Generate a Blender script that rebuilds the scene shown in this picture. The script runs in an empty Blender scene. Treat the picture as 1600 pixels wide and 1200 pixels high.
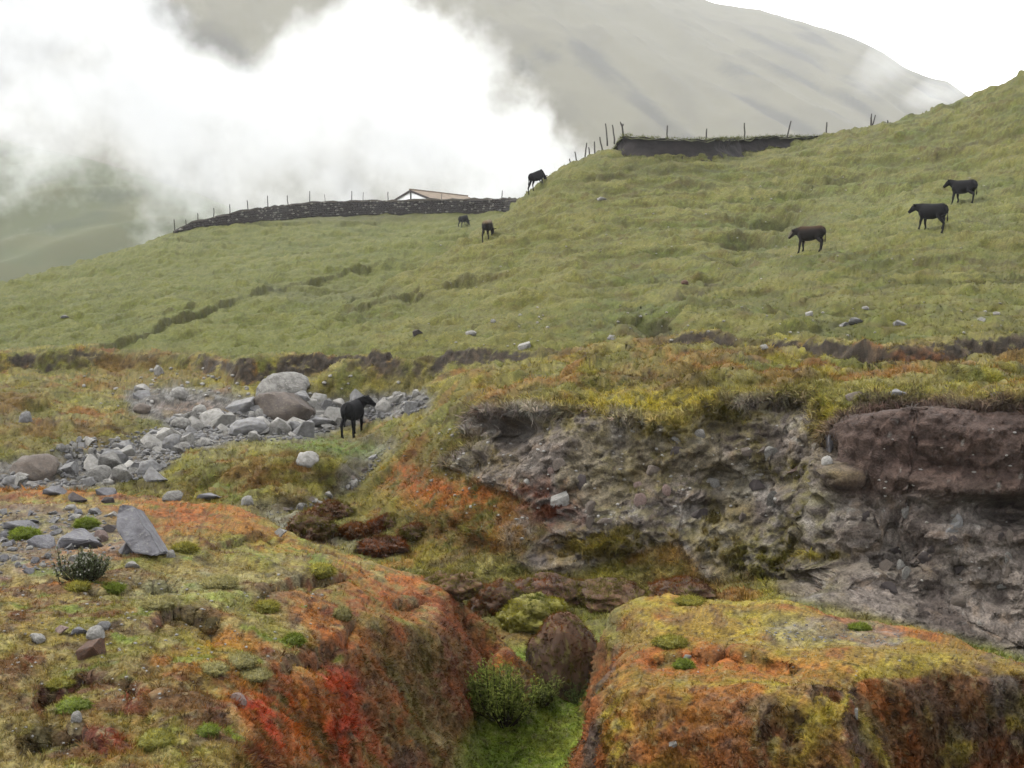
import bpy, bmesh, math, random
import numpy as np
from mathutils import Vector, Matrix, noise as mnoise
from mathutils.geometry import delaunay_2d_cdt
random.seed(7); rng = np.random.default_rng(7)
SC = bpy.context.scene
COL = SC.collection

# ------------------------------------------------------------------ camera
F = 1716.0; PITCH = math.radians(4.0)          # focal length in photo pixels (1600 x 1200)
cd = bpy.data.cameras.new('camera'); cam = bpy.data.objects.new('camera', cd); COL.objects.link(cam)
cd.sensor_width = 36.0; cd.lens = 36.0 * F / 1600.0; cd.clip_start = 0.1; cd.clip_end = 6000
cam.location = (0, 0, 0); cam.rotation_euler = (math.radians(90) - PITCH, 0, 0)
SC.camera = cam
# ------------------------------------------------------------------ light
SUN_EL, SUN_AZ = 50.0, -72.0                     # degrees; azimuth from +Y towards +X : high, beyond the hill
W = bpy.data.worlds.new('World'); SC.world = W; W.use_nodes = True
wn = W.node_tree.nodes; wl = W.node_tree.links
bg = wn['Background']
sky = wn.new('ShaderNodeTexSky'); sky.sky_type = 'NISHITA'; sky.sun_disc = False
sky.sun_elevation = math.radians(SUN_EL); sky.sun_rotation = math.radians(SUN_AZ)
sky.altitude = 3500; sky.air_density = 1.0; sky.dust_density = 4.0
hsv = wn.new('ShaderNodeHueSaturation'); hsv.inputs['Saturation'].default_value = 0.12
mixw = wn.new('ShaderNodeMix'); mixw.data_type = 'RGBA'; mixw.inputs[0].default_value = 0.8
mixw.inputs[7].default_value = (9.4, 9.6, 9.9, 1)      # the closed white cloud deck
wl.new(sky.outputs[0], hsv.inputs['Color']); wl.new(hsv.outputs[0], mixw.inputs[6])
wl.new(mixw.outputs[2], bg.inputs['Color']); bg.inputs['Strength'].default_value = 0.11
sd = bpy.data.lights.new('sun', 'SUN'); sun = bpy.data.objects.new('sun', sd); COL.objects.link(sun)
sd.energy = 1.5; sd.angle = math.radians(10); sd.color = (1.0, 0.965, 0.9)
a, e = math.radians(SUN_AZ), math.radians(SUN_EL)
sun.rotation_euler = Vector((math.sin(a)*math.cos(e), math.cos(a)*math.cos(e), math.sin(e))).to_track_quat('Z', 'Y').to_euler()
vs = SC.view_settings; vs.view_transform = 'Standard'; vs.look = 'None'; vs.gamma = 1.0; vs.use_curve_mapping = False
vs.exposure = 1.85
SC.render.engine = 'CYCLES'
cy = SC.cycles; cy.use_denoising = True; cy.max_bounces = 8; cy.diffuse_bounces = 2; cy.glossy_bounces = 1
cy.transparent_max_bounces = 4; cy.volume_bounces = 1; cy.transmission_bounces = 2
cy.use_adaptive_sampling = True; cy.adaptive_threshold = 0.02
try: cy.volume_step_rate = 1.0; cy.volume_max_steps = 128
except Exception: pass

# ------------------------------------------------------------------ helpers
cp, sp = math.cos(PITCH), math.sin(PITCH)
def P(px, py, d):
    u, v = (px - 800) / F, (py - 600) / F
    k = d / (cp - v * sp)
    return (u * k, d, (-sp - v * cp) * k)
def proj(x, y, z):
    w = y * cp - z * sp
    h = y * sp + z * cp
    return 800 + F * x / w, 600 - F * h / w
class Noise:
    def __init__(s, seed):
        t = np.random.default_rng(seed).random((64, 64, 64)).astype(np.float32)
        s.t = np.pad(t, ((0,1),)*3, mode='wrap').ravel()*2-1
    def __call__(s, x, y, z):
        x, y, z = [np.asarray(q, dtype=np.float32) for q in np.broadcast_arrays(x, y, z)]
        sh = x.shape; out = np.empty(x.size, np.float32); X, Y, Zz = x.ravel(), y.ravel(), z.ravel()
        t = s.t; CH = 65536
        for k in range(0, X.size, CH):
            a, b, c = X[k:k+CH], Y[k:k+CH], Zz[k:k+CH]
            fa, fb, fc = np.floor(a), np.floor(b), np.floor(c)
            i = ((fa.astype(np.int32) & 63) * 4225 + (fb.astype(np.int32) & 63) * 65 + (fc.astype(np.int32) & 63))
            a = a - fa; b = b - fb; c = c - fc
            a = a*a*(3-2*a); b = b*b*(3-2*b); c = c*c*(3-2*c)
            g = t.take
            p = g(i); p += (g(i+4225)-p)*a
            q = g(i+65); q += (g(i+4290)-q)*a
            p += (q-p)*b
            r = g(i+1); r += (g(i+4226)-r)*a
            q = g(i+66); q += (g(i+4291)-q)*a
            r += (q-r)*b
            p += (r-p)*c
            out[k:k+CH] = p
        return out.reshape(sh)
N1, N2, N3 = Noise(1), Noise(2), Noise(3)
def fbm(n, x, y, z, f, o=3, g=0.5):
    s = 0; a = 1; tot = 0
    for i in range(o):
        s = s + a * n(x * f + 17.3 * i, y * f + 5.1 * i, z * f + 9.7 * i); tot += a; a *= g; f *= 2.07
    return s / tot
def sstep(a, b, x):
    t = np.clip((x - a) / (b - a), 0, 1); return t * t * (3 - 2 * t)
def blur(a, s, axis):
    if s <= 0: return a
    r = int(3 * s + 1); k = np.exp(-0.5 * (np.arange(-r, r + 1) / s) ** 2); k /= k.sum()
    pad = [(0, 0)] * a.ndim; pad[axis] = (r, r); b = np.pad(a, pad, mode='edge'); out = np.zeros_like(a)
    n = a.shape[axis]
    for i, w in enumerate(k):
        sl = [slice(None)] * a.ndim; sl[axis] = slice(i, i + n); out += w * b[tuple(sl)]
    return out
def lin(r, g, b):
    return tuple(((c / 255) / 12.92 if c / 255 <= .04045 else ((c / 255 + .055) / 1.055) ** 2.4) for c in (r, g, b))
def tag(o, label=None, cat=None, group=None, kind=None):
    if label: o['label'] = label
    if cat: o['category'] = cat
    if group: o['group'] = group
    if kind: o['kind'] = kind
    return o
def mesh_obj(name, v, f, mat=None, smooth=True, parent=None):
    me = bpy.data.meshes.new(name); me.from_pydata([tuple(p) for p in v], [], [tuple(q) for q in f]); me.update()
    if smooth: me.polygons.foreach_set('use_smooth', [True] * len(me.polygons))
    o = bpy.data.objects.new(name, me); COL.objects.link(o)
    if mat: me.materials.append(mat)
    if parent: o.parent = parent
    return o

# ------------------------------------------------------------------ terrain: survey points and break lines
# each entry is (photo x, photo y, distance) for a seen point or ('w', X, Y, Z) for a hidden one
pts, edges = [], []
def add(q): 
    pts.append(q[1:] if q[0] == 'w' else P(*q)); return len(pts) - 1
def line(qs):
    ids = [add(q) for q in qs]
    edges.extend(zip(ids[:-1], ids[1:])); return ids
def spot(qs):
    for q in qs: add(q)
# near apron under and beside the camera
line([('w', -9, 2.0, -1.6), ('w', -3, 2.0, -1.75), ('w', -1.2, 2.2, -1.85), ('w', 0.5, 2.4, -2.0), ('w', 3, 2.2, -1.9), ('w', 9, 2.0, -1.7)])
spot([('w', 0, 3.6, -3.2), ('w', 1.5, 3.8, -3.4), ('w', 3.5, 4.0, -3.4), ('w', 6, 4.5, -3.0), ('w', -.7, 3.6, -2.3)])
# left bank
spot([(-500, 1200, 4.7), (-500, 950, 7.6), (-500, 830, 11), (0, 1200, 4.7), (200, 1200, 4.75), (0, 1050, 6.2), (250, 1060, 6.2),
      (0, 950, 7.7), (250, 950, 7.8), (0, 850, 10), (250, 850, 10.2), (400, 900, 9.3), (530, 950, 9.1), (450, 1030, 7.4), (370, 1095, 6.3)])
line([(-600, 765, 14.5), (0, 765, 14.3), (200, 774, 13.9), (380, 800, 13), (480, 845, 12.3), (600, 880, 11.9), (700, 912, 11.6), (760, 955, 11.4), (792, 1005, 11.2)])
line([(792, 1005, 11.2), (770, 990, 10.7), (690, 985, 10.2), (565, 972, 9.1), (500, 1050, 7.6), (420, 1105, 6.5), (350, 1200, 4.95), ('w', -1.0, 3.4, -2.0)])
spot([(735, 1060, 10.6), (640, 1060, 9.3), (560, 1130, 7.8), (480, 1200, 6.3)])
line([('w', -8, 16.3, -3.9), ('w', -4, 16, -4), ('w', -2, 14.2, -4.1), ('w', -.8, 13, -4.1), ('w', .02, 11.9, -4.1), (770, 1120, 11), (735, 1150, 10.5), (755, 1200, 9.8), ('w', -.35, 8.5, -4.1), ('w', -.5, 7, -4.1), ('w', -.3, 5.5, -4.0)])
# gully floor
spot([(840, 1150, 10.2), (890, 1100, 11.2), (860, 985, 13.6), (880, 912, 16.1), (700, 900, 16.6), (480, 822, 20.5), (380, 800, 21.6)])
# right block : foot, rim, top
line([('w', .8, 11.1, -4.1), ('w', .66, 9.8, -4.1), ('w', .46, 8.8, -4.1), ('w', .3, 7.5, -4.1), ('w', .35, 6.6, -4.1), ('w', .9, 6.1, -4.1), ('w', 2.4, 6.3, -4.1), ('w', 2.9, 7.3, -4.1), ('w', 5, 7.4, -4.1), ('w', 6, 8.2, -4.1),
      ('w', 5, 9.6, -4.1), ('w', 3.9, 10.6, -4.1), ('w', 3, 11.4, -4.1), ('w', 1.9, 11.7, -4.1), ('w', .8, 11.4, -4.1)])
line([(952, 938, 10.6), (962, 1000, 9.6), (955, 1055, 8.4), (1000, 1066, 7.75), (1060, 1072, 7.45), (1200, 1085, 7.25), (1325, 1082, 7.3), (1362, 1048, 7.85), (1480, 1040, 8.0), (1600, 1038, 8.1), (1740, 1036, 8.2)])
line([(952, 938, 10.6), (1000, 925, 10.95), (1100, 924, 11.05), (1250, 935, 10.8), (1400, 965, 10.2), (1500, 990, 9.7), (1600, 1024, 8.9), (1740, 1034, 8.45)])
spot([(1100, 990, 9.1), (1250, 1000, 9.0), (1010, 1000, 8.9), (1400, 1008, 8.8), (905, 1185, 7.75), (930, 1120, 7.9), (1000, 1200, 7.05), (1150, 1200, 6.9), (1320, 1200, 6.95), (1345, 1200, 7.35), (1480, 1200, 7.75), (1600, 1200, 7.85)])
# cliff beyond the gully : top, middle, bench, foot
line([(742, 578, 26.5), (725, 640, 21), (770, 640, 18.9), (860, 636, 18.3), (1000, 652, 17.6), (1060, 650, 17.4), (1130, 626, 17.6), (1268, 620, 17.2), (1290, 650, 16.6), (1312, 692, 14.9), (1360, 650, 14.8), (1450, 637, 14.6), (1600, 640, 14.2), (1800, 650, 13.2), (2100, 660, 12), (2700, 665, 11)])
spot([(650, 760, 20.6), (750, 735, 19.2), (700, 830, 18.2), (790, 690, 18.7), (830, 790, 17.5), (1000, 780, 17.0), (1120, 780, 16.9), (1200, 760, 16.7), (1285, 730, 16.2), (1250, 850, 15.8), (1322, 760, 14.95), (1450, 770, 14.35), (1600, 770, 13.95)])
line([(1240, 905, 15.1), (1350, 885, 14.3), (1470, 880, 14.0), (1600, 890, 13.7), (1800, 900, 12.8)])
line([(570, 758, 24.3), (600, 850, 18.8), (690, 892, 16.9), (800, 906, 16.4), (940, 908, 16.2), (1100, 925, 15.7), (1240, 935, 15.3), (1400, 965, 14.5), (1600, 1012, 13.1), (1800, 1030, 12.4), (2100, 1030, 12), (2700, 1030, 10.6)])
line([(742, 578, 26.5), (655, 640, 28.5), (625, 690, 25.6), (575, 745, 24.6)])
spot([(700, 660, 22.4), (680, 700, 22)])
# plateau above the cliff
line([(850, 600, 21), (900, 582, 21.6), (970, 570, 21.8), (1050, 560, 22), (1130, 562, 21.8), (1180, 576, 21.6), (1215, 594, 21.2)])
spot([(1000, 606, 19.6), (900, 612, 19.6), (900, 572, 24), (1050, 560, 24.5), (1150, 592, 19.4), (1280, 600, 19), (1400, 592, 20), (1600, 600, 18), (1500, 585, 21.5), (1800, 610, 17), (2200, 600, 16), (790, 578, 27)])
# turf edges : top and foot
TURF = [(-700, 562, 43), (0, 555, 45), (100, 550, 46), (200, 541, 47), (300, 548, 46), (345, 562, 43.5), (368, 558, 38), (480, 550, 39), (560, 548, 38), (700, 542, 36), (830, 545, 34), (900, 547, 33), (985, 535, 31), (1100, 520, 30), (1240, 535, 28), (1370, 545, 25.2), (1480, 535, 25.6), (1600, 525, 26), (1800, 520, 25), (2100, 515, 23), (2700, 510, 20)]
line(TURF)
def foot(px, dpy, dd): 
    py = np.interp(px, [q[0] for q in TURF], [q[1] for q in TURF]); d = np.interp(px, [q[0] for q in TURF], [q[2] for q in TURF]); return (px, py + dpy * (1.15 if px < 1300 else 1.0) + 2, d - dd)
line([foot(px, dp, dd) for px, dp, dd in [(-700, 12, .5), (0, 24, .4), (100, 28, .4), (200, 24, .4), (300, 24, .5), (335, 26, .6), (366, 40, .5), (420, 36, .4), (480, 27, .35), (560, 14, .3), (630, 20, .3), (700, 23, .3), (780, 20, .3), (830, 12, .3), (900, 13, .25), (985, 10, .25), (1100, 15, .25), (1240, 22, .25), (1370, 38, .3), (1480, 43, .35), (1600, 45, .4), (1800, 40, .4), (2100, 40, .4), (2700, 40, .4)]])
# left flats, stream bed, island
spot([(0, 620, 36), (100, 610, 38), (250, 602, 40), (0, 690, 28), (100, 650, 33.5), (-500, 650, 32), (-500, 740, 24), (450, 606, 38), (600, 592, 37.5), (690, 588, 34.5), (650, 612, 37)])
line([(-400, 690, 28), (60, 664, 30.5), (250, 655, 33.5)]); line([(-400, 730, 26), (80, 705, 29.2), (258, 681, 32)])
spot([(20, 756, 24), (150, 740, 26), (400, 660, 34.5), (550, 645, 38), (660, 624, 40.5), (548, 682, 34), (600, 662, 35.5), (-600, 758, 23)])
line([(195, 712, 27), (430, 727, 23.5), (545, 737, 24)]); line([(190, 765, 24.4), (430, 785, 22.8), (548, 775, 23.6)])
spot([(320, 692, 29), (450, 692, 29.5), (520, 708, 28), (552, 696, 31), (566, 714, 27.5), (590, 684, 31)])

# hills, smooth (thin-plate)
hill = [P(*q) for q in TURF] + [P(*q) for q in [
    (-500, 500, 60), (0, 502, 58), (200, 500, 58), (-500, 520, 85), (0, 471, 86), (100, 421, 96), (190, 394, 106), (280, 361, 120), (400, 346, 125), (500, 339, 128), (620, 338, 130), (790, 318, 135),
    (300, 430, 85), (450, 402, 95), (600, 382, 108), (700, 362, 118), (450, 450, 72), (300, 480, 62), (600, 430, 84), (725, 359, 98), (690, 378, 92),
    (560, 460, 61), (640, 424, 63.5), (700, 391, 66.5), (760, 355, 71), (800, 320, 76), (835, 292, 80), (890, 256, 82.5), (920, 243, 83.5), (960, 236, 84.5),
    (760, 366, 67), (1000, 250, 84.5), (1100, 251, 85.5), (1180, 241, 86.5), (1250, 224, 87.5), (1290, 212, 88), (1360, 199, 86.5), (1400, 190, 85), (1500, 158, 81), (1600, 116, 77), (1800, 40, 71), (2200, -60, 65),
    (1500, 318, 56), (1450, 362, 49), (1262, 392, 54), (1100, 330, 66), (900, 330, 68), (900, 420, 55), (1100, 430, 50), (1050, 482, 38), (750, 450, 57), (1300, 300, 68), (1300, 460, 40), (1600, 250, 62), (1600, 400, 42), (1450, 460, 36),
    (1600, 480, 32), (750, 510, 45), (600, 500, 52), (900, 500, 42), (450, 512, 50), (1800, 400, 40), (2200, 430, 35), (2200, 200, 50), (700, 470, 55)]]
def W_(px, d, z): return ((px - 800) / F * d, d, z)
hill += [W_(690, 82, 1.2), W_(620, 76, .2), W_(760, 88, 3.2), W_(575, 70, -.1), W_(835, 97, 7.0), W_(900, 102, 9), W_(960, 108, 11.3), W_(-500, 130, -8), W_(0, 125, -5), W_(150, 135, -2), W_(280, 145, 3), W_(400, 150, 8.5), W_(600, 155, 12), W_(790, 160, 13),
         W_(1100, 112, 12), W_(1400, 112, 12.5), W_(1600, 110, 14), W_(2000, 105, 17), W_(-500, 220, -22), W_(0, 220, -18), W_(400, 220, -4), W_(800, 220, 4), W_(1200, 220, 4), W_(1700, 220, 6), W_(2400, 200, 12),
         W_(-500, 330, -34), W_(200, 330, -30), W_(800, 330, -16), W_(1600, 330, -12), W_(2600, 330, -8)]
hill = np.array(hill); S = 30.0
def tps_fit(p):
    n = len(p); xy = p[:, :2] / S
    r2 = ((xy[:, None] - xy[None]) ** 2).sum(-1); K = 0.5 * r2 * np.log(r2 + 1e-12) + np.eye(n) * 0.004
    A = np.zeros((n + 3, n + 3)); A[:n, :n] = K; Q = np.c_[np.ones(n), xy]; A[:n, n:] = Q; A[n:, :n] = Q.T
    return np.linalg.solve(A, np.r_[p[:, 2], 0, 0, 0]), xy
tw, txy = tps_fit(hill)
def tps(x, y):
    sh = x.shape; q = np.c_[x.ravel(), y.ravel()] / S; out = tw[-3] + q @ tw[-2:]
    for i in range(len(txy)):
        r2 = ((q - txy[i]) ** 2).sum(1); out += tw[i] * 0.5 * r2 * np.log(r2 + 1e-12)
    return out.reshape(sh)

# grid : columns in t = X/Y, rows in log Y
NC_IN, NC_OUT, NR = 800, 36, 1150
tin = np.linspace(-.50, .50, NC_IN)
m = np.linspace(0, 1, NC_OUT + 1)[1:] ** 1.6 * .45
T = np.r_[-.5 - m[::-1], tin, .5 + m]; NC = len(T)
YL = np.exp(np.linspace(math.log(2.2), math.log(320.0), NR))
TT, YY = np.meshgrid(T, YL, indexing='ij'); XX = TT * YY
# interpolate the triangulated survey
p3 = np.array(pts); key = {}; 
vxy = [Vector(p[:2]) for p in p3]
ov, oe, of, orig_v, _, _ = delaunay_2d_cdt(vxy, edges, [], 0, 1e-4)
oz = np.array([np.mean([p3[i, 2] for i in o]) if o else np.nan for o in orig_v]); oxy = np.array([tuple(v) for v in ov])
for i in np.where(np.isnan(oz))[0]:
    d = ((p3[:, :2] - oxy[i]) ** 2).sum(1); k = np.argsort(d)[:3]; w = 1 / (d[k] + 1e-6); oz[i] = (p3[k, 2] * w).sum() / w.sum()
Z = np.full(XX.shape, np.nan)
near = YL < 60
for tri in of:
    A, B, C = [np.array([*oxy[i], oz[i]]) for i in tri]
    ymin, ymax = min(A[1], B[1], C[1]), max(A[1], B[1], C[1]); tmin = min(q[0] / q[1] for q in (A, B, C)); tmax = max(q[0] / q[1] for q in (A, B, C))
    i0, i1 = np.searchsorted(T, tmin - .002), np.searchsorted(T, tmax + .002); j0, j1 = np.searchsorted(YL, ymin * .99), np.searchsorted(YL, ymax * 1.01)
    if i1 <= i0 or j1 <= j0: continue
    x, y = XX[i0:i1, j0:j1], YY[i0:i1, j0:j1]
    den = (B[1] - C[1]) * (A[0] - C[0]) + (C[0] - B[0]) * (A[1] - C[1])
    if abs(den) < 1e-9: continue
    l1 = ((B[1] - C[1]) * (x - C[0]) + (C[0] - B[0]) * (y - C[1])) / den; l2 = ((C[1] - A[1]) * (x - C[0]) + (A[0] - C[0]) * (y - C[1])) / den
    l3 = 1 - l1 - l2; inside = (l1 >= -1e-6) & (l2 >= -1e-6) & (l3 >= -1e-6)
    sub = Z[i0:i1, j0:j1]; sub[inside] = (l1 * A[2] + l2 * B[2] + l3 * C[2])[inside]
step = 4
ts_c, yl_c = np.arange(0, NC, step), np.arange(0, NR, step)
Hc = tps(XX[::step, ::step], YY[::step, ::step])
def up(a):   # bilinear upsample of the coarse hill grid
    b = np.array([np.interp(np.arange(NR), yl_c, r) for r in a]); return np.array([np.interp(np.arange(NC), ts_c, c) for c in b.T]).T
H = up(Hc)
nanm = np.isnan(Z)
for i in range(NC):       # outside the survey hull
    bad = nanm[i]
    if bad.all(): Z[i] = H[i]
    elif bad.any(): Z[i, bad] = np.interp(np.where(bad)[0], np.where(~bad)[0], Z[i, ~bad])
tq = np.array([P(*q) for q in TURF]); Yt = np.interp(T, (tq[:, 0] / tq[:, 1]), tq[:, 1])
wh = sstep(1.0, 1.10, YY / Yt[:, None]); Z = Z * (1 - wh) + H * wh
Za = blur(blur(Z, 3, 0), .8, 1); Zb = blur(blur(Z, 12, 0), 5, 1)
soft = sstep(1.02, 1.1, YY / Yt[:, None])
# the two foreground banks are round-shouldered
soft = np.maximum(soft, .6 * (1 - sstep(11.3, 12.2, YY)))
Z = Za * (1 - soft) + Zb * soft
# broad lumps and knolls
lump = fbm(N1, XX, YY, 0 * XX, .9, 3) * .07 * sstep(3, 6, YY) * (1 - sstep(45, 60, YY)) + fbm(N2, XX, YY, 0 * XX, .16, 4) * .45 * sstep(40, 60, YY)
Z = Z + lump
# ------------------------------------------------------------------ surface lookup and small scarps
def colpix(): return proj(XX, YY, Z)[1]
PYG = colpix()
def t_of(px, py):
    return ((px - 800) / F) / (cp - (py - 600) / F * sp)
def locate(px, py, ymin=0):
    """first surface point seen at that photo pixel -> (X, Y, Z)"""
    i = int(np.clip(np.searchsorted(T, t_of(px, py)), 0, NC - 1)); c = PYG[i]
    j = np.where((c <= py) & (YL >= ymin))[0]
    j = j[0] if len(j) else NR - 1
    t = t_of(px, py); return (t * YL[j], YL[j], Z[i, j])
def ground(x, y):
    i = np.clip(np.interp(x / y, T, np.arange(NC)), 0, NC - 1.001); j = np.clip(np.interp(y, YL, np.arange(NR)), 0, NR - 1.001)
    i0, j0 = int(i), int(j); fi, fj = i - i0, j - j0
    return (Z[i0, j0] * (1 - fi) + Z[i0 + 1, j0] * fi) * (1 - fj) + (Z[i0, j0 + 1] * (1 - fi) + Z[i0 + 1, j0 + 1] * fi) * fj
SOIL = np.zeros_like(Z)
def scarp(line_px, h, L, ymin=30, soil=1.0, rough=.25):
    global Z
    q = np.array([locate(a, b, ymin) for a, b in line_px]); t = q[:, 0] / q[:, 1]; o = np.argsort(t)
    t, y = t[o], q[o, 1]; yl = np.interp(T, t, y); hh = np.interp(T, np.r_[t[0], t[0] + .012, t[-1] - .012, t[-1]], [0, 1, 1, 0]) * ((T >= t[0]) & (T <= t[-1]))
    yl = yl + fbm(N3, T * 60, 0 * T, 0 * T, 1.0, 3) * rough * np.sqrt(np.maximum(yl, 1)) * .35
    hh = hh * (.75 + .5 * fbm(N2, T * 45, 0 * T, 0 * T, 1, 2))
    s = yl[:, None] - YY; w = np.clip(s / (.12 * h + .03), 0, 1) * np.exp(-np.maximum(s, 0) / L); w[s < 0] = 0
    Z = Z - hh[:, None] * h * w
    SOIL[:] = np.maximum(SOIL, soil * (hh[:, None] > .2) * np.exp(-((s - .06 * h) / (.28 * h + .12)) ** 2))
def pit(px, py, rx, ry, depth, ymin=30):
    global Z
    c = locate(px, py, ymin); r = ((XX - c[0]) / rx) ** 2 + ((YY - c[1]) / ry) ** 2
    Z = Z - depth * np.exp(-r * 1.2); SOIL[:] = np.maximum(SOIL, .9 * np.exp(-r * 2.2))
for L_, h_, d_ in [
    ([(130, 549), (170, 536), (210, 522), (250, 508), (290, 493), (345, 478)], .95, 5),
    ([(330, 482), (380, 466), (450, 446), (520, 428), (600, 412)], .7, 5),
    ([(180, 512), (260, 490), (330, 470)], .25, 3),
    ([(530, 486), (580, 478), (630, 462), (660, 452)], .45, 3),
    ([(340, 352), (420, 352), (500, 349), (600, 350)], .6, 3),
    ([(220, 378), (280, 372), (340, 376)], .5, 3),
    ([(910, 280), (990, 272), (1060, 268)], .5, 2.5),
    ([(930, 300), (1000, 296), (1080, 290), (1120, 300)], .35, 2.5),
    ([(1240, 300), (1310, 282), (1360, 276)], .55, 2.5),
    ([(1380, 252), (1450, 240), (1520, 222), (1600, 206)], .5, 2.5),
    ([(1110, 338), (1170, 345), (1250, 330)], .4, 2),
    ([(1130, 372), (1180, 365), (1240, 378)], .4, 2),
    ([(1040, 470), (1090, 452), (1180, 438)], .45, 2),
    ([(940, 500), (990, 490), (1040, 478)], .5, 1.6),
    ([(620, 470), (720, 440), (800, 426)], .3, 2.5),
    ([(1240, 470), (1330, 458), (1420, 470)], .22, 1.5),
    ([(1420, 410), (1500, 402), (1590, 410)], .25, 1.5),
    ([(700, 520), (800, 505), (900, 512)], .22, 1.5),
    ([(1040, 545), (1120, 550), (1220, 552)], .22, 1.2)]:
    scarp(L_, h_ * .62, d_, soil=.5, rough=.22)
for L_, h_, d_ in [([(225, 972), (290, 956), (350, 968)], .15, .5), ([(430, 1050), (500, 1012), (560, 985)], .16, .4), ([(50, 1078), (150, 1052), (250, 1080)], .14, .5), ([(320, 852), (380, 836), (450, 852)], .13, .5), ([(390, 938), (470, 908), (545, 905)], .14, .4), ([(130, 930), (220, 912), (300, 925)], .10, .4), ([(20, 1150), (110, 1135), (180, 1150)], .12, .4), ([(1000, 1040), (1120, 1022), (1260, 1030)], .10, .4), ([(1180, 1105), (1260, 1092), (1330, 1098)], .16, .3), ([(600, 945), (680, 935), (740, 965)], .12, .4)]:
    scarp(L_, h_, d_, ymin=3, soil=.45, rough=.25)
for a_, b_, dp in [(1245, 326, .35), (1228, 336, .6), (1196, 356, .5), (1182, 372, .5), (1160, 392, .5), (1138, 410, .4), (1112, 436, .45), (1090, 450, .4), (1050, 474, .45), (1034, 488, .5), (1020, 512, .5)]: pit(a_, b_, .75, 1.1, dp * 1.2, 25)
pit(1215, 342, 1.3, 1.6, 1.1); pit(1238, 366, .9, .8, .5); pit(574, 458, .9, 1.6, 1.0); pit(1025, 500, .7, 2.6, .6, 25); pit(1150, 380, 1.4, 1.0, .4); pit(1070, 462, 1.0, 1.6, .4)
# mossy mounds and broken ledges on the flats above the cliff and beside the stream
rr = random.Random(23); bump = np.zeros_like(Z)
bn = .18 * fbm(N3, XX, YY, 0 * XX, 2.2, 2)
for k in range(95):
    a_, b_ = (rr.uniform(740, 1680), rr.uniform(556, 632)) if k < 55 else (rr.uniform(-60, 700), rr.uniform(566, 640) if k < 78 else rr.uniform(690, 790))
    c = locate(a_, b_, 15); s_ = rr.uniform(.35, 1.1) * (1.0 if c[1] < 26 else 1.5); ax = rr.uniform(1, 1.8); hgt = rr.uniform(.10, .26)
    if c[1] > Yt[np.clip(np.searchsorted(T, c[0] / c[1]), 0, NC - 1)] * .985 or c[1] < 15: continue
    i0, i1 = np.searchsorted(T, [(c[0] - 2.6 * s_) / (c[1] - 1.5 * s_), (c[0] + 2.6 * s_) / (c[1] - 1.5 * s_)]); j0, j1 = np.searchsorted(YL, [c[1] - 1.4 * s_, c[1] + 1.4 * s_]); sl = np.s_[max(0, i0 - 30):i1 + 30, j0:j1]
    r = np.sqrt(((XX[sl] - c[0]) / (s_ * ax)) ** 2 + ((YY[sl] - c[1]) / s_) ** 2); bump[sl] = np.maximum(bump[sl], hgt * (1 - sstep(.5, 1.0, r + bn[sl])))
Z = Z + bump
# terracettes and hummocks on the grazed slopes
hm = sstep(1.03, 1.12, YY / Yt[:, None]) * (1 - sstep(120, 150, YY))
terr = fbm(N3, XX * .45, YY * .45, Z * 2.6, 1.0, 3)
hum = fbm(N1, XX, YY, Z * 0, 1.15, 3)
Z = Z + hm * (.34 * np.sign(terr) * np.abs(terr) ** .7 + .20 * hum)
PYG = colpix()

# ------------------------------------------------------------------ adaptive rows : spend them where the camera (or one beside it) sees surface
NY = 640
runmin = np.minimum.accumulate(PYG, axis=1); vis = PYG <= runmin + 6
vis = blur(vis.astype(float), 3, 0); dpy = np.abs(np.diff(PYG, axis=1)); dz = np.abs(np.diff(Z, axis=1)) / YL[1:] * F
inview = (PYG[:, 1:] < 1300)
met = np.minimum(dpy * 1.0 + dz * .25, 40) * (0.22 + .78 * vis[:, 1:]) * (.25 + .75 * inview) + .08
met = blur(met, 5, 0); cum = np.concatenate([np.zeros((NC, 1)), np.cumsum(met, axis=1)], axis=1); cum = cum / cum[:, -1:]
rows = np.linspace(0, 1, NY); J = np.array([np.interp(rows, cum[i], np.arange(NR)) for i in range(NC)])
J = blur(J, 3.5, 0)
def samp(G): return np.array([np.interp(J[i], np.arange(NR), G[i]) for i in range(NC)])
Vy = np.exp(math.log(2.2) + J / (NR - 1) * (math.log(320.0) - math.log(2.2))); Vx = T[:, None] * Vy; Vz = samp(Z); Vsoil = samp(SOIL); Vyt = Yt[:, None] / Vy; Vvis = samp(vis)
def normals(x, y, z):
    p = np.stack([x, y, z], -1); a = np.gradient(p, axis=0); b = np.gradient(p, axis=1); n = np.cross(a, b); n /= np.linalg.norm(n, axis=-1, keepdims=True) + 1e-12
    return n * np.sign(n[..., 2:3] + 1e-9)
Nv = normals(Vx, Vy, Vz); nz = blur(blur(Nv[..., 2], 1.5, 0), 1.5, 1)
PX, PY = proj(Vx, Vy, Vz)
x, y, z = Vx, Vy, Vz
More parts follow.
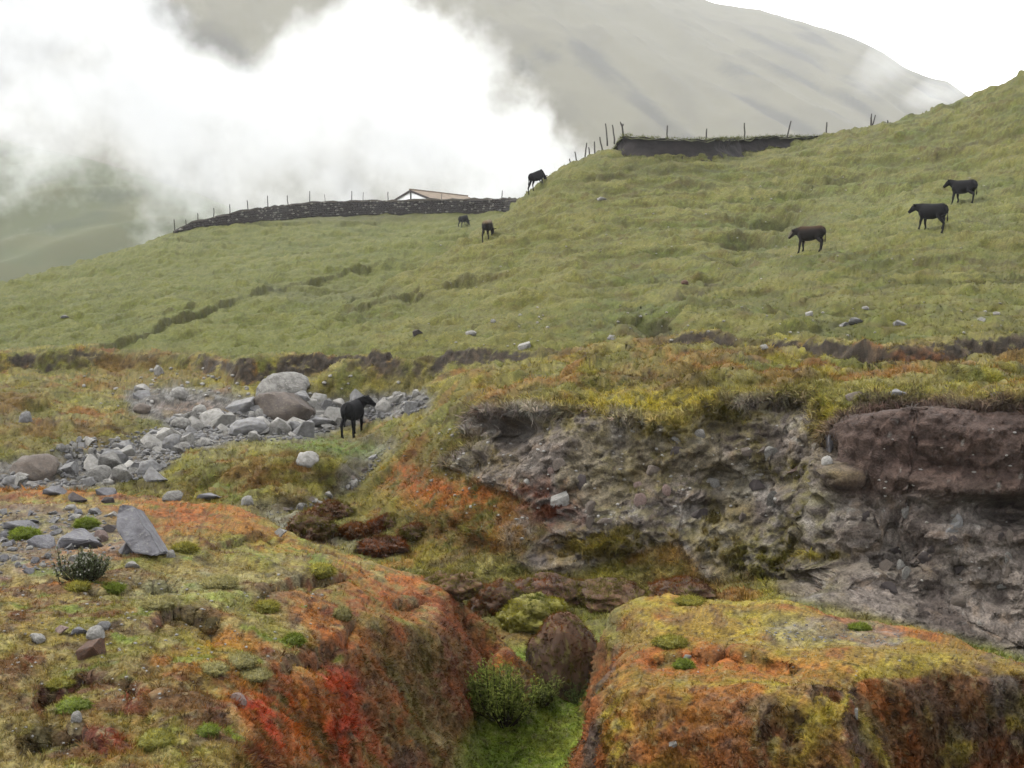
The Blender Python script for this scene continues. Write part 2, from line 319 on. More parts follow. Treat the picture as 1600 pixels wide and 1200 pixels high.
# ------------------------------------------------------------------ what grows where (weights 0..1)
g_hill = sstep(.985, .955, Vyt)                                   # beyond the turf edge
g_left = (1 - sstep(14.4, 15.2, y)) * (1 - sstep(-.1, .6, x - .0 * y)) * sstep(-4.02, -3.7, z)
def inpoly(px, py, poly):
    r = np.zeros(px.shape, bool); n = len(poly)
    for i in range(n):
        (x1, y1), (x2, y2) = poly[i], poly[(i + 1) % n]
        c = ((y1 > py) != (y2 > py)) & (px < (x2 - x1) * (py - y1) / (y2 - y1 + 1e-12) + x1); r ^= c
    return r
def soft_poly(poly, s, ylo, yhi, warp=10):
    wx = PX + warp * fbm(N2, x, y, z, 1.3, 3) * 2; wy = PY + warp * fbm(N3, x, y, z, 1.3, 3)
    return blur(blur((inpoly(wx, wy, poly) & (y > ylo) & (y < yhi)).astype(float), s, 0), s, 1)
block = (y < 12) & (y > 6) & (x > .3) & (z > -4.0) & (x < 6); block = blur(blur(block.astype(float), 2, 0), 2, 1)
floor = sstep(-3.75, -3.95, z) * (1 - sstep(12.5, 13.5, y))
cliffz = soft_poly([(1700, 630), (1440, 630), (1350, 640), (1300, 690), (1275, 618), (1130, 628), (1060, 655), (1000, 655), (860, 636), (770, 640), (715, 650), (740, 690), (700, 725), (780, 760), (830, 790), (860, 830), (800, 880), (860, 900), (960, 870), (1060, 850), (1110, 905), (1200, 900), (1240, 935), (1420, 975), (1700, 1060)], 2, 12.5, 20.5)
gravel = soft_poly([(-100, 735), (-100, 768), (150, 766), (235, 750), (300, 705), (360, 692), (480, 690), (545, 668), (670, 640), (670, 612), (560, 622), (400, 622), (270, 602), (200, 606), (190, 640), (270, 668), (130, 712)], 2, 20, 44)
gravel = np.maximum(gravel, soft_poly([(380, 790), (470, 790), (560, 770), (640, 690), (600, 690), (540, 720), (520, 770), (440, 800), (560, 850), (640, 870), (560, 870), (420, 830)], 2, 17, 34, 14) * .45)
gravel = np.maximum(gravel, soft_poly([(0, 800), (130, 800), (200, 800), (220, 870), (130, 900), (0, 900), (-100, 860)], 3, 7, 13, 16) * .38)
gravel = np.maximum(gravel, soft_poly([(1210, 972), (1420, 985), (1400, 1008), (1190, 998)], 3, 7, 12, 12) * .6)
# ------------------------------------------------------------------ relief
hs = np.hypot(Nv[..., 0], Nv[..., 1]) + 1e-6
veg = (1 - cliffz) * (1 - gravel)
nearv = (1 - g_hill)
mound = fbm(N1, x, y, z, 2.6, 2); moundr = 1 - np.abs(fbm(N2, x, y, z, 3.4, 3)) * 2
fine = fbm(N3, x, y, z, 9.0, 3)
d1 = nearv * veg * (.085 * mound + .05 * moundr * (1 - .5 * block) + .022 * fine) * (.7 + .5 * sstep(12, 25, y)) * (1 - .55 * floor)
tuss = np.maximum(fbm(N2, x, y, 0 * z, 1.9, 3), -.05)
strm = np.exp(-(((PX - 545) / 60) ** 2 + ((PY - 690) / 28) ** 2)); d1 = d1 * (1 - .7 * strm); d1 += nearv * veg * (1 - strm) * sstep(14, 22, y) * .26 * tuss
# hanging folds on the steep moss faces
streak = fbm(N2, x * 5.5, y * 5.5, z * 1.1, 1.0, 3); steep = sstep(.8, .45, nz)
d1 += nearv * veg * steep * (.07 + .07 * block) * streak; d1 += (1 - sstep(12, 14, y)) * veg * (1 - floor) * .05 * fbm(N3, x, y, z, 1.5, 2)
# rock : blocky layers, hollows, ribs
rk = fbm(N1, x, y, z * 1.5, 1.6, 4); rid = 1 - 2 * np.abs(fbm(N3, x, y, z * 1.4, 2.1, 4)); cell = np.round(fbm(N2, x * 1.1, y * 1.1, z * 1.8, 1.2, 2) * 4) / 4
strata = fbm(N3, x * .35, y * .35, z * 3.4, 1.0, 3)
right_c = sstep(1290, 1330, PX)
blk = np.round(fbm(N1, x * 1.3, y * 1.3, z * 1.6, 2.6, 2) * 3.5) / 3.5
d2 = cliffz * (.18 * rk + .16 * rid + .12 * blk + .24 * cell * (1 - .6 * right_c) + .22 * strata * (.35 + .75 * right_c) + .05 * fbm(N1, x, y, z, 7, 3))
# overhanging lip of the dark cliff and the hollows below it
def hollow(px, py, rx, ry, dep, ylo=12, yhi=20): return dep * np.exp(-(((PX - px) / rx) ** 2 + ((PY - py) / ry) ** 2) * 1.4) * ((y > ylo) & (y < yhi))
hol = hollow(1585, 800, 75, 26, .75) + hollow(1330, 918, 60, 18, .4) + hollow(790, 672, 60, 20, .5) + hollow(1310, 712, 20, 16, .3) + hollow(1395, 825, 22, 26, .28) + hollow(1480, 930, 90, 20, .25) + hollow(730, 858, 55, 24, .35) + hollow(1560, 935, 40, 20, .3)
lip = hollow(1500, 690, 240, 46, -.30) + hollow(1300, 892, 90, 14, -.2) + hollow(800, 645, 70, 14, -.22) + hollow(690, 800, 70, 30, -.18) + hollow(800, 845, 42, 34, -.25)
d2 = d2 - (hol + lip) 
hx, hy = Nv[..., 0] / hs, Nv[..., 1] / hs
# hill turf relief
tuft = fbm(N2, x, y, z * .5, 3.2, 3); tuft2 = np.maximum(0, fbm(N3, x, y, 0 * z, 1.7, 2) - .12)
d3 = g_hill * (1 - sstep(110, 150, y)) * (.10 * tuft + .30 * tuft2 + .03 * fine)
# turf edges crumble
turfed = sstep(1.035, 1.01, Vyt) * sstep(.975, .99, Vyt) * sstep(.97, .84, nz)
d1 += turfed * .12 * fbm(N1, x * 3, y * 3, z * .8, 1, 3)
dist = d1 + d3
gr = gravel * (.05 * fbm(N1, x, y, z, 3.5, 3) + .03 * fine); dist = dist + gr
x2 = x + Nv[..., 0] * dist + hx * d2 * sstep(.15, .5, hs); y2 = y + Nv[..., 1] * dist + hy * d2 * sstep(.15, .5, hs); z2 = z + Nv[..., 2] * dist + d2 * .15
Nf = normals(x2, y2, z2)
NZ = Nf[..., 2]
# ------------------------------------------------------------------ ground colours (plants' and rocks' own colours, with some shading painted in)
ALB = 0.22
def pal(r, g, b, k=1.0):
    c = np.array(lin(r, g, b)); l = c @ np.array((.25, .6, .15)); return (l + (c - l) * .96) * ALB * k
CLR = np.zeros(x.shape + (3,)); CLR[:] = pal(150, 146, 76)
def mix(c, w): 
    w = np.clip(w, 0, 1)[..., None]; CLR[:] = CLR * (1 - w) + np.asarray(c) * w
nA = fbm(N1, x, y, z, .35, 4); nB = fbm(N2, x, y, z, .9, 4); nC = fbm(N3, x, y, z, 2.4, 3); nD = fbm(N1, x, y, z, 6.5, 3); nE = fbm(N2, x, y, z, 16, 2)
def thr(n, a, b): return sstep(a, b, n)
# grazed hill
mix(pal(160, 154, 88), thr(nB, .08, .4) * .6); mix(pal(116, 128, 58), thr(-nA, .0, .35) * .7); mix(pal(148, 158, 74), thr(nC, .1, .4) * .5)
mix(pal(96, 96, 58), thr(nD, .18, .45) * .55); mix(pal(140, 118, 70), thr(-nC, .22, .5) * .5); mix(pal(112, 84, 52), thr(fbm(N3, x, y, z, 1.3, 3), .34, .5) * .5)
tv = fbm(N3, x * .45, y * .45, z * 2.6, 1.0, 3); tv2 = fbm(N1, x * .5, y * .5, z * 4.5, 1.6, 3)
mix(pal(112, 116, 58), thr(-tv, .06, .3) * .5); mix(pal(174, 166, 94), thr(tv, .1, .3) * .4); mix(pal(90, 88, 50), thr(tv2, .16, .36) * .55); mix(pal(126, 106, 62), thr(-tv2, .28, .44) * .5)  # dark and pale streaks paint in shadow and highlight of the terracettes
lefth = g_hill * np.maximum(sstep(640, 480, PX), sstep(71, 76, y) * (PX < 850)); mix(pal(140, 146, 68), lefth * (.35 + .25 * thr(nA, -.3, .2)))
spur = g_hill * (1 - lefth); mix(pal(162, 156, 82), spur * sstep(540, 640, PX) * sstep(1000, 800, PX) * .3)  # left hill darker green, spur yellower: slope shading painted over the grass tone
CLR *= (1 - .16 * g_hill)[..., None] * np.array((.985, 1.0, .88)) ** g_hill[..., None]
# middle ground : mossy heath
mz = 1 - g_hill
mix(pal(152, 140, 70), mz * .85); mix(pal(128, 130, 58), mz * thr(nB, -.05, .3) * .8); mix(pal(162, 116, 58), mz * thr(-nB, .10, .36) * .65)
mix(pal(182, 170, 98), mz * thr(nC, .10, .36) * .65); mix(pal(98, 80, 54), mz * thr(-nC, .14, .42) * .65); mix(pal(182, 170, 54), mz * thr(fbm(N3, x, y, z, 1.4, 3), .2, .42) * .6)
mix(pal(178, 100, 46), mz * thr(fbm(N1, x + 9, y, z, 1.1, 3), .28, .44) * .5)
# left bank
gl = g_left
mix(pal(178, 152, 78), gl * .9); mix(pal(148, 146, 60), gl * thr(nC, .04, .3) * .7); mix(pal(206, 188, 118), gl * thr(fbm(N2, x, y, z, 3.6, 3), .06, .3) * .75)
mix(pal(124, 78, 54), gl * thr(-nC, .10, .32) * .75); mix(pal(198, 122, 46), gl * thr(fbm(N1, x, y, z, 2.0, 3), .08, .32) * .75); mix(pal(96, 68, 56), gl * thr(nD, .14, .34) * .7)
mix(pal(144, 160, 60), gl * thr(fbm(N3, x, y, z, 4.6, 2), .38, .52) * .85); mix(pal(128, 66, 46), gl * thr(fbm(N3, x + 5, y, z, 5.5, 3), .2, .4) * .7)
# block
bl = block
mix(pal(184, 148, 58), bl * .9); mix(pal(196, 176, 60), bl * thr(nC, .0, .28) * .85); mix(pal(196, 106, 46), bl * thr(fbm(N2, x, y, z, 2.0, 3), .08, .34) * .75)
mix(pal(122, 86, 62), bl * thr(nD, .14, .36) * .65)
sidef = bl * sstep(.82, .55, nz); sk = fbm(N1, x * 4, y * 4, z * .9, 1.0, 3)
mix(pal(136, 88, 62), sidef * .85); mix(pal(186, 108, 50), sidef * thr(sk, .0, .24) * .85); mix(pal(200, 178, 66), sidef * thr(-sk, .12, .34) * .85); mix(pal(104, 94, 86), sidef * thr(fbm(N2, x, y, z * .6, 2.2, 3), .15, .38) * .8)  # sides browner than the top, with some shadow painted into the moss colour
# left bank's steep side
sl = gl * sstep(.85, .6, nz); mix(pal(150, 98, 58), sl * .8); mix(pal(132, 122, 60), sl * thr(sk, 0, .3) * .8); mix(pal(190, 98, 46), sl * thr(-sk, .08, .32) * .7); mix(pal(88, 66, 56), sl * thr(nD, .05, .3) * .7)
# gully floor
mix(pal(146, 166, 50), floor * .95); mix(pal(174, 178, 66), floor * thr(nC, .05, .35) * .6); mix(pal(112, 136, 42), floor * thr(-nC, .05, .3) * .6)
# cliff rock
cz = cliffz
mix(pal(168, 154, 142), cz); mix(pal(212, 202, 190), cz * thr(fbm(N2, x, y, z, 2.2, 4), .0, .26) * .85 * (1 - .7 * right_c)); crk = 1 - np.abs(fbm(N1, x * 2.6, y * 2.6, z * .7, 1.0, 3)) * 9; mix(pal(84, 74, 68), cz * np.clip(crk, 0, 1) * .6 * (1 - right_c)); mix(pal(116, 102, 94), cz * thr(fbm(N3, x, y, z, 1.5, 4), .06, .3) * .75); mix(pal(150, 128, 106), cz * thr(nD, .25, .42) * .6)
mix(pal(104, 82, 72), cz * right_c * sstep(800, 760, PY) * .9); mix(pal(112, 92, 80), cz * right_c * thr(strata, .05, .3) * .5)
mix(pal(200, 196, 186), cz * thr(fbm(N1, x, y, z, 11, 2), .56, .66) * .5)
mix(pal(120, 112, 60), cz * sstep(.55, .85, NZ) * thr(nB + .5 * nC, .05, .3) * .6 * (1 - .7 * right_c))
ledge = cz * thr(fbm(N1, x + 3, y, z, .8, 3), .12, .3) * (1 - right_c); mix(pal(140, 128, 60), ledge * .35)
# soil of turf edges and scarps
soilw = np.maximum(turfed * sstep(.93, .72, NZ) * 1.2 * thr(fbm(N2, x, y * .2, 0 * z, .35, 3) + .5 * nC, -.14, .14), Vsoil * sstep(.985, .86, NZ)); mix(pal(86, 76, 64), soilw * .9); mix(pal(112, 96, 76), soilw * thr(nD, .1, .35) * .6)
# gravel and sand
mix(pal(140, 136, 130), gravel * .92); mix(pal(170, 168, 164), gravel * thr(nD, .02, .3) * .8); mix(pal(104, 98, 92), gravel * thr(-nD, .06, .3) * .7); mix(pal(150, 130, 84), gravel * thr(-nC, .18, .4) * .6)
# single patches seen in the place : (x, y, rx, ry, colour, weight, near, far)
RED, ORG, YEL, LIM, BRN, PUR, TAN, GRN, DRK, PAL = [pal(*c) for c in ((200, 66, 28), (204, 114, 44), (196, 176, 54), (160, 172, 66), (122, 74, 46), (104, 72, 66), (176, 152, 100), (98, 112, 48), (84, 66, 56), (176, 176, 128))]
for px, py, rx, ry, c, w, y0, y1 in [
    (425, 1110, 62, 42, RED, 1, 4, 9), (470, 1150, 60, 44, RED, 1, 4, 9), (505, 1072, 48, 30, RED, .85, 5, 10), (548, 1160, 32, 60, RED, .8, 4, 10), (195, 1160, 55, 40, pal(140, 50, 36), .8, 4, 7), (345, 1000, 28, 26, RED, .6, 5, 9), (525, 1000, 45, 24, ORG, .8, 6, 10),
    (300, 800, 120, 22, ORG, .85, 9, 16), (170, 766, 90, 12, ORG, .9, 10, 16), (50, 772, 60, 10, ORG, .8, 10, 16), (300, 830, 60, 18, ORG, .6, 8, 14), (640, 905, 90, 26, ORG, .9, 8, 13), (720, 960, 80, 30, pal(160, 84, 44), .9, 8, 13), (600, 945, 90, 24, pal(176, 92, 42), .8, 7, 13), (480, 800, 60, 16, ORG, .5, 11, 15),
    (270, 975, 70, 26, PUR, .55, 5, 9), (60, 1090, 90, 40, PUR, .7, 4, 8), (170, 1060, 100, 28, PUR, .6, 4, 8), (60, 1160, 80, 40, DRK, .7, 4, 6), (330, 1020, 60, 40, YEL, .6, 5, 9), (300, 920, 170, 34, PAL, .6, 6, 12), (420, 860, 110, 30, LIM, .55, 7, 13), (340, 940, 60, 16, LIM, .7, 6, 10), (110, 1110, 30, 14, LIM, .9, 4, 7), (250, 1150, 40, 26, LIM, .7, 4, 7), (470, 1120, 30, 60, YEL, .5, 5, 8), (585, 1110, 40, 50, BRN, .7, 6, 10), (640, 1040, 70, 40, pal(112, 96, 52), .8, 7, 11), (640, 1130, 40, 50, GRN, .7, 6, 11), (695, 1170, 40, 40, TAN, .8, 7, 11), (700, 1070, 50, 70, pal(128, 78, 56), .85, 8, 12), (740, 1060, 30, 60, pal(140, 84, 50), .7, 9, 12),
    (1000, 950, 60, 16, YEL, .6, 8, 12), (985, 1000, 26, 60, pal(116, 78, 60), .8, 8, 12), (960, 960, 12, 60, pal(140, 150, 90), .8, 8, 12), (1060, 1040, 120, 22, ORG, .8, 7, 10), (1200, 1040, 140, 16, ORG, .6, 7, 10), (1150, 1000, 200, 16, YEL, .5, 7, 11), (1450, 980, 90, 12, ORG, .9, 8, 11), (1560, 1008, 60, 12, ORG, .9, 7, 11), (1030, 940, 40, 10, pal(176, 170, 60), .7, 9, 12), (1270, 1120, 50, 24, YEL, .8, 6, 8), (1130, 1140, 70, 50, pal(112, 104, 98), .6, 6, 8), (970, 1150, 18, 70, YEL, .9, 6, 9), (1390, 1120, 30, 80, pal(98, 92, 46), .8, 6, 9), (1440, 1110, 40, 70, BRN, .5, 6, 9), (1540, 1130, 90, 90, pal(92, 82, 74), .9, 6, 9), (1440, 1130, 70, 80, pal(96, 76, 58), .75, 6, 9), (1050, 1080, 60, 40, BRN, .5, 6, 9), (1060, 1160, 30, 40, BRN, .7, 6, 8),  # the block's right face: dark rock, with shade painted into it
    (960, 632, 120, 22, YEL, 1, 15, 22), (1060, 634, 70, 22, YEL, 1, 15, 20), (1150, 612, 60, 14, YEL, .5, 15, 21), (1480, 618, 160, 14, pal(168, 160, 70), .7, 14, 22), (1250, 740, 60, 22, pal(134, 124, 40), .9, 14, 18), (1270, 800, 40, 50, pal(120, 114, 42), .8, 14, 18), (1190, 880, 60, 36, pal(140, 132, 42), .9, 14, 18), (1210, 850, 40, 40, pal(130, 120, 42), .7, 14, 18), (1000, 860, 80, 30, pal(128, 120, 44), .7, 14, 18), (1060, 870, 50, 26, pal(138, 100, 44), .6, 14, 18), (1285, 868, 34, 7, YEL, .9, 13, 16), (930, 850, 40, 16, YEL, .6, 14, 18), (1110, 790, 18, 40, pal(112, 104, 46), .7, 14, 18),
    (880, 668, 60, 20, pal(150, 140, 56), .6, 15, 20), (1040, 672, 50, 22, YEL, .6, 15, 20), (1150, 650, 50, 20, pal(140, 130, 56), .7, 15, 20), (1230, 650, 40, 30, pal(130, 122, 54), .6, 15, 20), (1290, 660, 26, 40, YEL, .8, 14, 19), (950, 850, 90, 24, pal(150, 132, 52), .7, 14, 18), (870, 870, 60, 24, pal(140, 116, 52), .7, 14, 18), (1120, 850, 40, 50, pal(150, 132, 48), .7, 14, 18), (780, 720, 50, 30, pal(130, 112, 60), .6, 15, 20), (845, 800, 62, 40, pal(128, 66, 40), .9, 15, 20), (720, 830, 90, 50, pal(132, 80, 44), .8, 15, 20), (640, 750, 40, 26, pal(186, 88, 44), .85, 17, 24), (670, 770, 60, 26, pal(170, 80, 44), .8, 16, 23), (720, 780, 80, 26, ORG, .7, 15, 22), (660, 700, 60, 34, pal(150, 130, 60), .6, 17, 26), (1180, 700, 24, 50, pal(140, 128, 56), .6, 14, 18), (960, 720, 26, 50, pal(150, 138, 60), .45, 14, 18), (600, 790, 60, 30, pal(150, 132, 56), .6, 17, 25), (820, 835, 24, 34, pal(160, 154, 142), .7, 15, 18), (700, 720, 60, 40, pal(118, 112, 60), .6, 17, 24), (760, 620, 40, 20, pal(160, 120, 60), .6, 17, 26), (760, 655, 70, 10, DRK, .7, 16, 22), (1000, 590, 100, 20, pal(150, 110, 66), .6, 18, 25), (1050, 560, 70, 10, pal(170, 100, 60), .5, 18, 25), (1430, 570, 60, 16, pal(160, 94, 44), .6, 18, 27), (1140, 600, 120, 16, pal(100, 96, 50), .6, 16, 22),  # DRK strip at the cliff lip paints in the shade under the overhang
    (500, 700, 60, 16, pal(130, 158, 70), .9, 22, 34), (550, 708, 40, 14, pal(120, 156, 62), .9, 22, 34), (350, 770, 60, 16, pal(120, 140, 56), .8, 20, 26), (420, 690, 40, 10, pal(160, 160, 90), .7, 22, 34), (560, 735, 26, 30, pal(112, 104, 96), .8, 20, 30), (580, 690, 50, 10, pal(120, 110, 100), .7, 24, 36), (440, 750, 70, 20, pal(110, 78, 50), .8, 20, 26), (490, 715, 50, 10, pal(112, 76, 46), .6, 20, 30), (20, 640, 60, 50, pal(120, 100, 62), .6, 24, 40), (230, 590, 120, 16, pal(150, 112, 60), .6, 34, 46), (300, 640, 50, 12, pal(150, 100, 56), .5, 28, 44), (620, 600, 70, 10, pal(150, 138, 66), .6, 30, 44), (120, 690, 90, 20, pal(104, 96, 60), .5, 26, 36),
    (1400, 330, 300, 60, pal(158, 164, 94), .35, 40, 75), (1250, 350, 60, 26, pal(96, 98, 56), .5, 40, 75), (1000, 265, 80, 14, pal(96, 100, 58), .7, 70, 95), (560, 340, 200, 8, pal(96, 92, 66), .8, 110, 140), (500, 460, 140, 16, pal(126, 124, 80), .6, 55, 110), (180, 560, 120, 12, pal(86, 78, 58), .5, 38, 50)]:
    q = ((PX - px + 8 * nC * rx / 20) / rx) ** 2 + ((PY - py + 8 * nD * ry / 14) / ry) ** 2
    mix(c, w * np.exp(-q ** 1.4) * ((y > y0) & (y < y1)) * np.clip(.62 + 1.3 * nD + .9 * nE, 0, 1))
# fine speckle of stems, seed heads and dead leaves
CLR *= (1 + (.30 * nE + .26 * nD) * (1 + .5 * mz))[..., None]
dry = thr(fbm(N1, x, y, z, 23, 2), .30, .5) * (1 - cz) * sstep(30, 8, y); mix(pal(190, 176, 130), dry * .45)
drk2 = thr(fbm(N2, x, y, z, 19, 2), .30, .5) * (1 - g_hill); mix(pal(70, 54, 46), drk2 * .65)
CLR = np.clip(CLR, .002, .5)

def mat_base(name, rough=.9, spec=.15):
    m_ = bpy.data.materials.new(name); m_.use_nodes = True; b = m_.node_tree.nodes['Principled BSDF']
    b.inputs['Roughness'].default_value = rough; b.inputs['Specular IOR Level'].default_value = spec
    return m_, m_.node_tree.nodes, m_.node_tree.links, b
def grid_obj(name, x, y, z, col, mat):
    nc, ny = x.shape; v = np.stack([x, y, z], -1).reshape(-1, 3).astype(np.float32)
    i = np.arange(nc - 1)[:, None] * ny + np.arange(ny - 1)[None]; q = np.stack([i, i + ny, i + ny + 1, i + 1], -1).reshape(-1, 4).astype(np.int32)
    me = bpy.data.meshes.new(name); me.vertices.add(len(v)); me.vertices.foreach_set('co', v.ravel())
    me.loops.add(q.size); me.loops.foreach_set('vertex_index', q.ravel()); me.polygons.add(len(q)); me.polygons.foreach_set('loop_start', np.arange(0, q.size, 4, dtype=np.int32))
    try: me.polygons.foreach_set('loop_total', np.full(len(q), 4, dtype=np.int32))
    except Exception: pass
    me.polygons.foreach_set('use_smooth', np.ones(len(q), dtype=bool)); me.update(calc_edges=True)
    ca = me.color_attributes.new('tint', 'FLOAT_COLOR', 'POINT'); ca.data.foreach_set('color', np.c_[col.reshape(-1, col.shape[-1])[:, :3], col.reshape(-1, 4)[:, 3] if col.shape[-1] == 4 else np.ones(len(v))].astype(np.float32).ravel())
    me.materials.append(mat); o = bpy.data.objects.new(name, me); COL.objects.link(o); return o
gm, gn, gk, gb = mat_base('turf_moss_and_rock', .92, .12)
at = gn.new('ShaderNodeVertexColor'); at.layer_name = 'tint'
geo = gn.new('ShaderNodeNewGeometry')
n1 = gn.new('ShaderNodeTexNoise'); n1.inputs['Scale'].default_value = 38; n1.inputs['Detail'].default_value = 2; gk.new(geo.outputs['Position'], n1.inputs['Vector'])
n2 = gn.new('ShaderNodeTexNoise'); n2.inputs['Scale'].default_value = 7; n2.inputs['Detail'].default_value = 3; n2.inputs['Roughness'].default_value = .65; gk.new(geo.outputs['Position'], n2.inputs['Vector'])
mr = gn.new('ShaderNodeMapRange'); mr.inputs[1].default_value = .3; mr.inputs[2].default_value = .7; mr.inputs[3].default_value = .62; mr.inputs[4].default_value = 1.38; gk.new(n1.outputs['Fac'], mr.inputs[0])
mr2 = gn.new('ShaderNodeMapRange'); mr2.inputs[1].default_value = .3; mr2.inputs[2].default_value = .7; mr2.inputs[3].default_value = .75; mr2.inputs[4].default_value = 1.25; gk.new(n2.outputs['Fac'], mr2.inputs[0])
mu = gn.new('ShaderNodeMath'); mu.operation = 'MULTIPLY'; gk.new(mr.outputs[0], mu.inputs[0]); gk.new(mr2.outputs[0], mu.inputs[1])
vm = gn.new('ShaderNodeVectorMath'); vm.operation = 'SCALE'; gk.new(at.outputs['Color'], vm.inputs[0]); gk.new(mu.outputs[0], vm.inputs['Scale'])
gk.new(vm.outputs[0], gb.inputs['Base Color'])
bp = gn.new('ShaderNodeBump'); bp.inputs['Strength'].default_value = .7; bp.inputs['Distance'].default_value = .03; gk.new(n1.outputs['Fac'], bp.inputs['Height'])
bp2 = gn.new('ShaderNodeBump'); bp2.inputs['Strength'].default_value = .6; bp2.inputs['Distance'].default_value = .10; gk.new(n2.outputs['Fac'], bp2.inputs['Height']); gk.new(bp.outputs[0], gb.inputs['Normal'])
vo = gn.new('ShaderNodeTexVoronoi'); vo.inputs['Scale'].default_value = 5.5; vo.inputs['Randomness'].default_value = 1.0
ns_ = gn.new('ShaderNodeMix'); ns_.data_type = 'RGBA'; ns_.inputs[0].default_value = .16; gk.new(geo.outputs['Position'], ns_.inputs[6]); gk.new(n2.outputs['Color'], ns_.inputs[7]); gk.new(ns_.outputs[2], vo.inputs['Vector'])
bp3 = gn.new('ShaderNodeBump'); bp3.inputs['Distance'].default_value = .10; gk.new(at.outputs['Alpha'], bp3.inputs['Strength']); gk.new(vo.outputs['Distance'], bp3.inputs['Height']); bp3.invert = True; gk.new(bp.outputs[0], bp3.inputs['Normal']); gk.new(bp3.outputs[0], gb.inputs['Normal'])
rockm = cliffz * np.clip(1.6 - CLR[..., 0] / (CLR[..., 2] + 1e-4) * .55, 0, 1)
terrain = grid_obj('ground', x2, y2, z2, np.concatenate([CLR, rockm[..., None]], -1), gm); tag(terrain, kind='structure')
# ------------------------------------------------------------------ far mountains
def simple_mat(name, c, rough=.9, spec=.15, nscale=None, namp=.3, bump=0.0, bscale=None):
    m_, n_, l_, b_ = mat_base(name, rough, spec); b_.inputs['Base Color'].default_value = (*c, 1)
    if nscale:
        g_ = n_.new('ShaderNodeNewGeometry'); t_ = n_.new('ShaderNodeTexNoise'); t_.inputs['Scale'].default_value = nscale; t_.inputs['Detail'].default_value = 6; l_.new(g_.outputs['Position'], t_.inputs['Vector'])
        r_ = n_.new('ShaderNodeMapRange'); r_.inputs[1].default_value = .28; r_.inputs[2].default_value = .72; r_.inputs[3].default_value = 1 - namp; r_.inputs[4].default_value = 1 + namp; l_.new(t_.outputs['Fac'], r_.inputs[0])
        s_ = n_.new('ShaderNodeVectorMath'); s_.operation = 'SCALE'; s_.inputs[0].default_value = c; l_.new(r_.outputs[0], s_.inputs['Scale']); l_.new(s_.outputs[0], b_.inputs['Base Color'])
        if bump:
            k_ = n_.new('ShaderNodeBump'); k_.inputs['Strength'].default_value = .8; k_.inputs['Distance'].default_value = bump; l_.new(t_.outputs['Fac'], k_.inputs['Height']); l_.new(k_.outputs[0], b_.inputs['Normal'])
    return m_
def mountain(name, ridge, base_py, d0, d1, nx, ny, prof, rid_amp, rid_f, slant, cols, px0, px1):
    pxs = np.linspace(px0, px1, nx); s = np.linspace(0, 1.25, ny)
    rp = np.interp(pxs, [r[0] for r in ridge], [r[1] for r in ridge]); dR = d1
    zr = np.array([P(a, b, d1)[2] for a, b in zip(pxs, rp)]); zb = P(800, base_py, d0)[2]
    PXg, Sg = np.meshgrid(pxs, s, indexing='ij'); Dg = d0 + (d1 - d0) * Sg
    h = np.where(Sg < 1, np.clip(Sg, 0, 1) ** prof, 1 - (Sg - 1) * 1.2)
    Zg = zb + (zr[:, None] - zb) * h; Xg = (PXg - 800) / F * Dg
    u = Xg + slant * Dg
    r1 = 1 - 2 * np.abs(fbm(N1, u * rid_f, Dg * rid_f * .12, 0 * u, 1, 4)); r2 = fbm(N2, Xg, Dg, 0 * u, rid_f * 3, 4)
    edge = np.clip(np.sin(np.clip(Sg, 0, 1) * math.pi), 0, 1) ** .5
    Zg = Zg + rid_amp * (r1 * .9 + r2 * .22) * edge + rid_amp * .06 * fbm(N3, Xg, Dg, 0 * u, rid_f * 8, 3)
    c = np.zeros(Xg.shape + (3,)); c[:] = pal(*cols[0]); w = np.clip(thr(r2, 0, .35) * .5 + thr(-r1, .0, .5) * .6, 0, 1)[..., None]; c = c * (1 - .8 * w) + pal(*cols[1]) * .8 * w
    w = thr(fbm(N3, u * .6, Dg * .25, Zg * .3, rid_f * 4, 4), .1, .4)[..., None]; c = c * (1 - .7 * w) + pal(*cols[2]) * .7 * w
    return tag(grid_obj(name, Xg, Dg, Zg, c, gmt), kind='structure')
gmt, a_, b_, c_ = mat_base('far_grass_slope', .95, .1); v_ = a_.new('ShaderNodeVertexColor'); v_.layer_name = 'tint'; b_.new(v_.outputs['Color'], c_.inputs['Base Color'])
mountain('mountain_far', [(-500, -300), (-300, -260), (300, -200), (700, -110), (860, -80), (1000, -40), (1090, -2), (1120, 8), (1180, 17), (1260, 40), (1330, 64), (1372, 86), (1400, 106), (1440, 122), (1470, 127), (1505, 154), (1560, 195), (1700, 250), (2200, 330)],
         520, 520, 1050, 300, 180, .92, 15, .012, .55, [(150, 144, 118), (124, 118, 100), (96, 94, 88)], -500, 2200)
mountain('mountain_left', [(-900, 0), (-300, 150), (0, 215), (150, 250), (300, 300), (420, 345), (560, 410), (800, 470)],
         560, 330, 560, 180, 110, 1.0, 7, .02, -.4, [(112, 118, 72), (130, 126, 80), (84, 92, 58)], -900, 820)

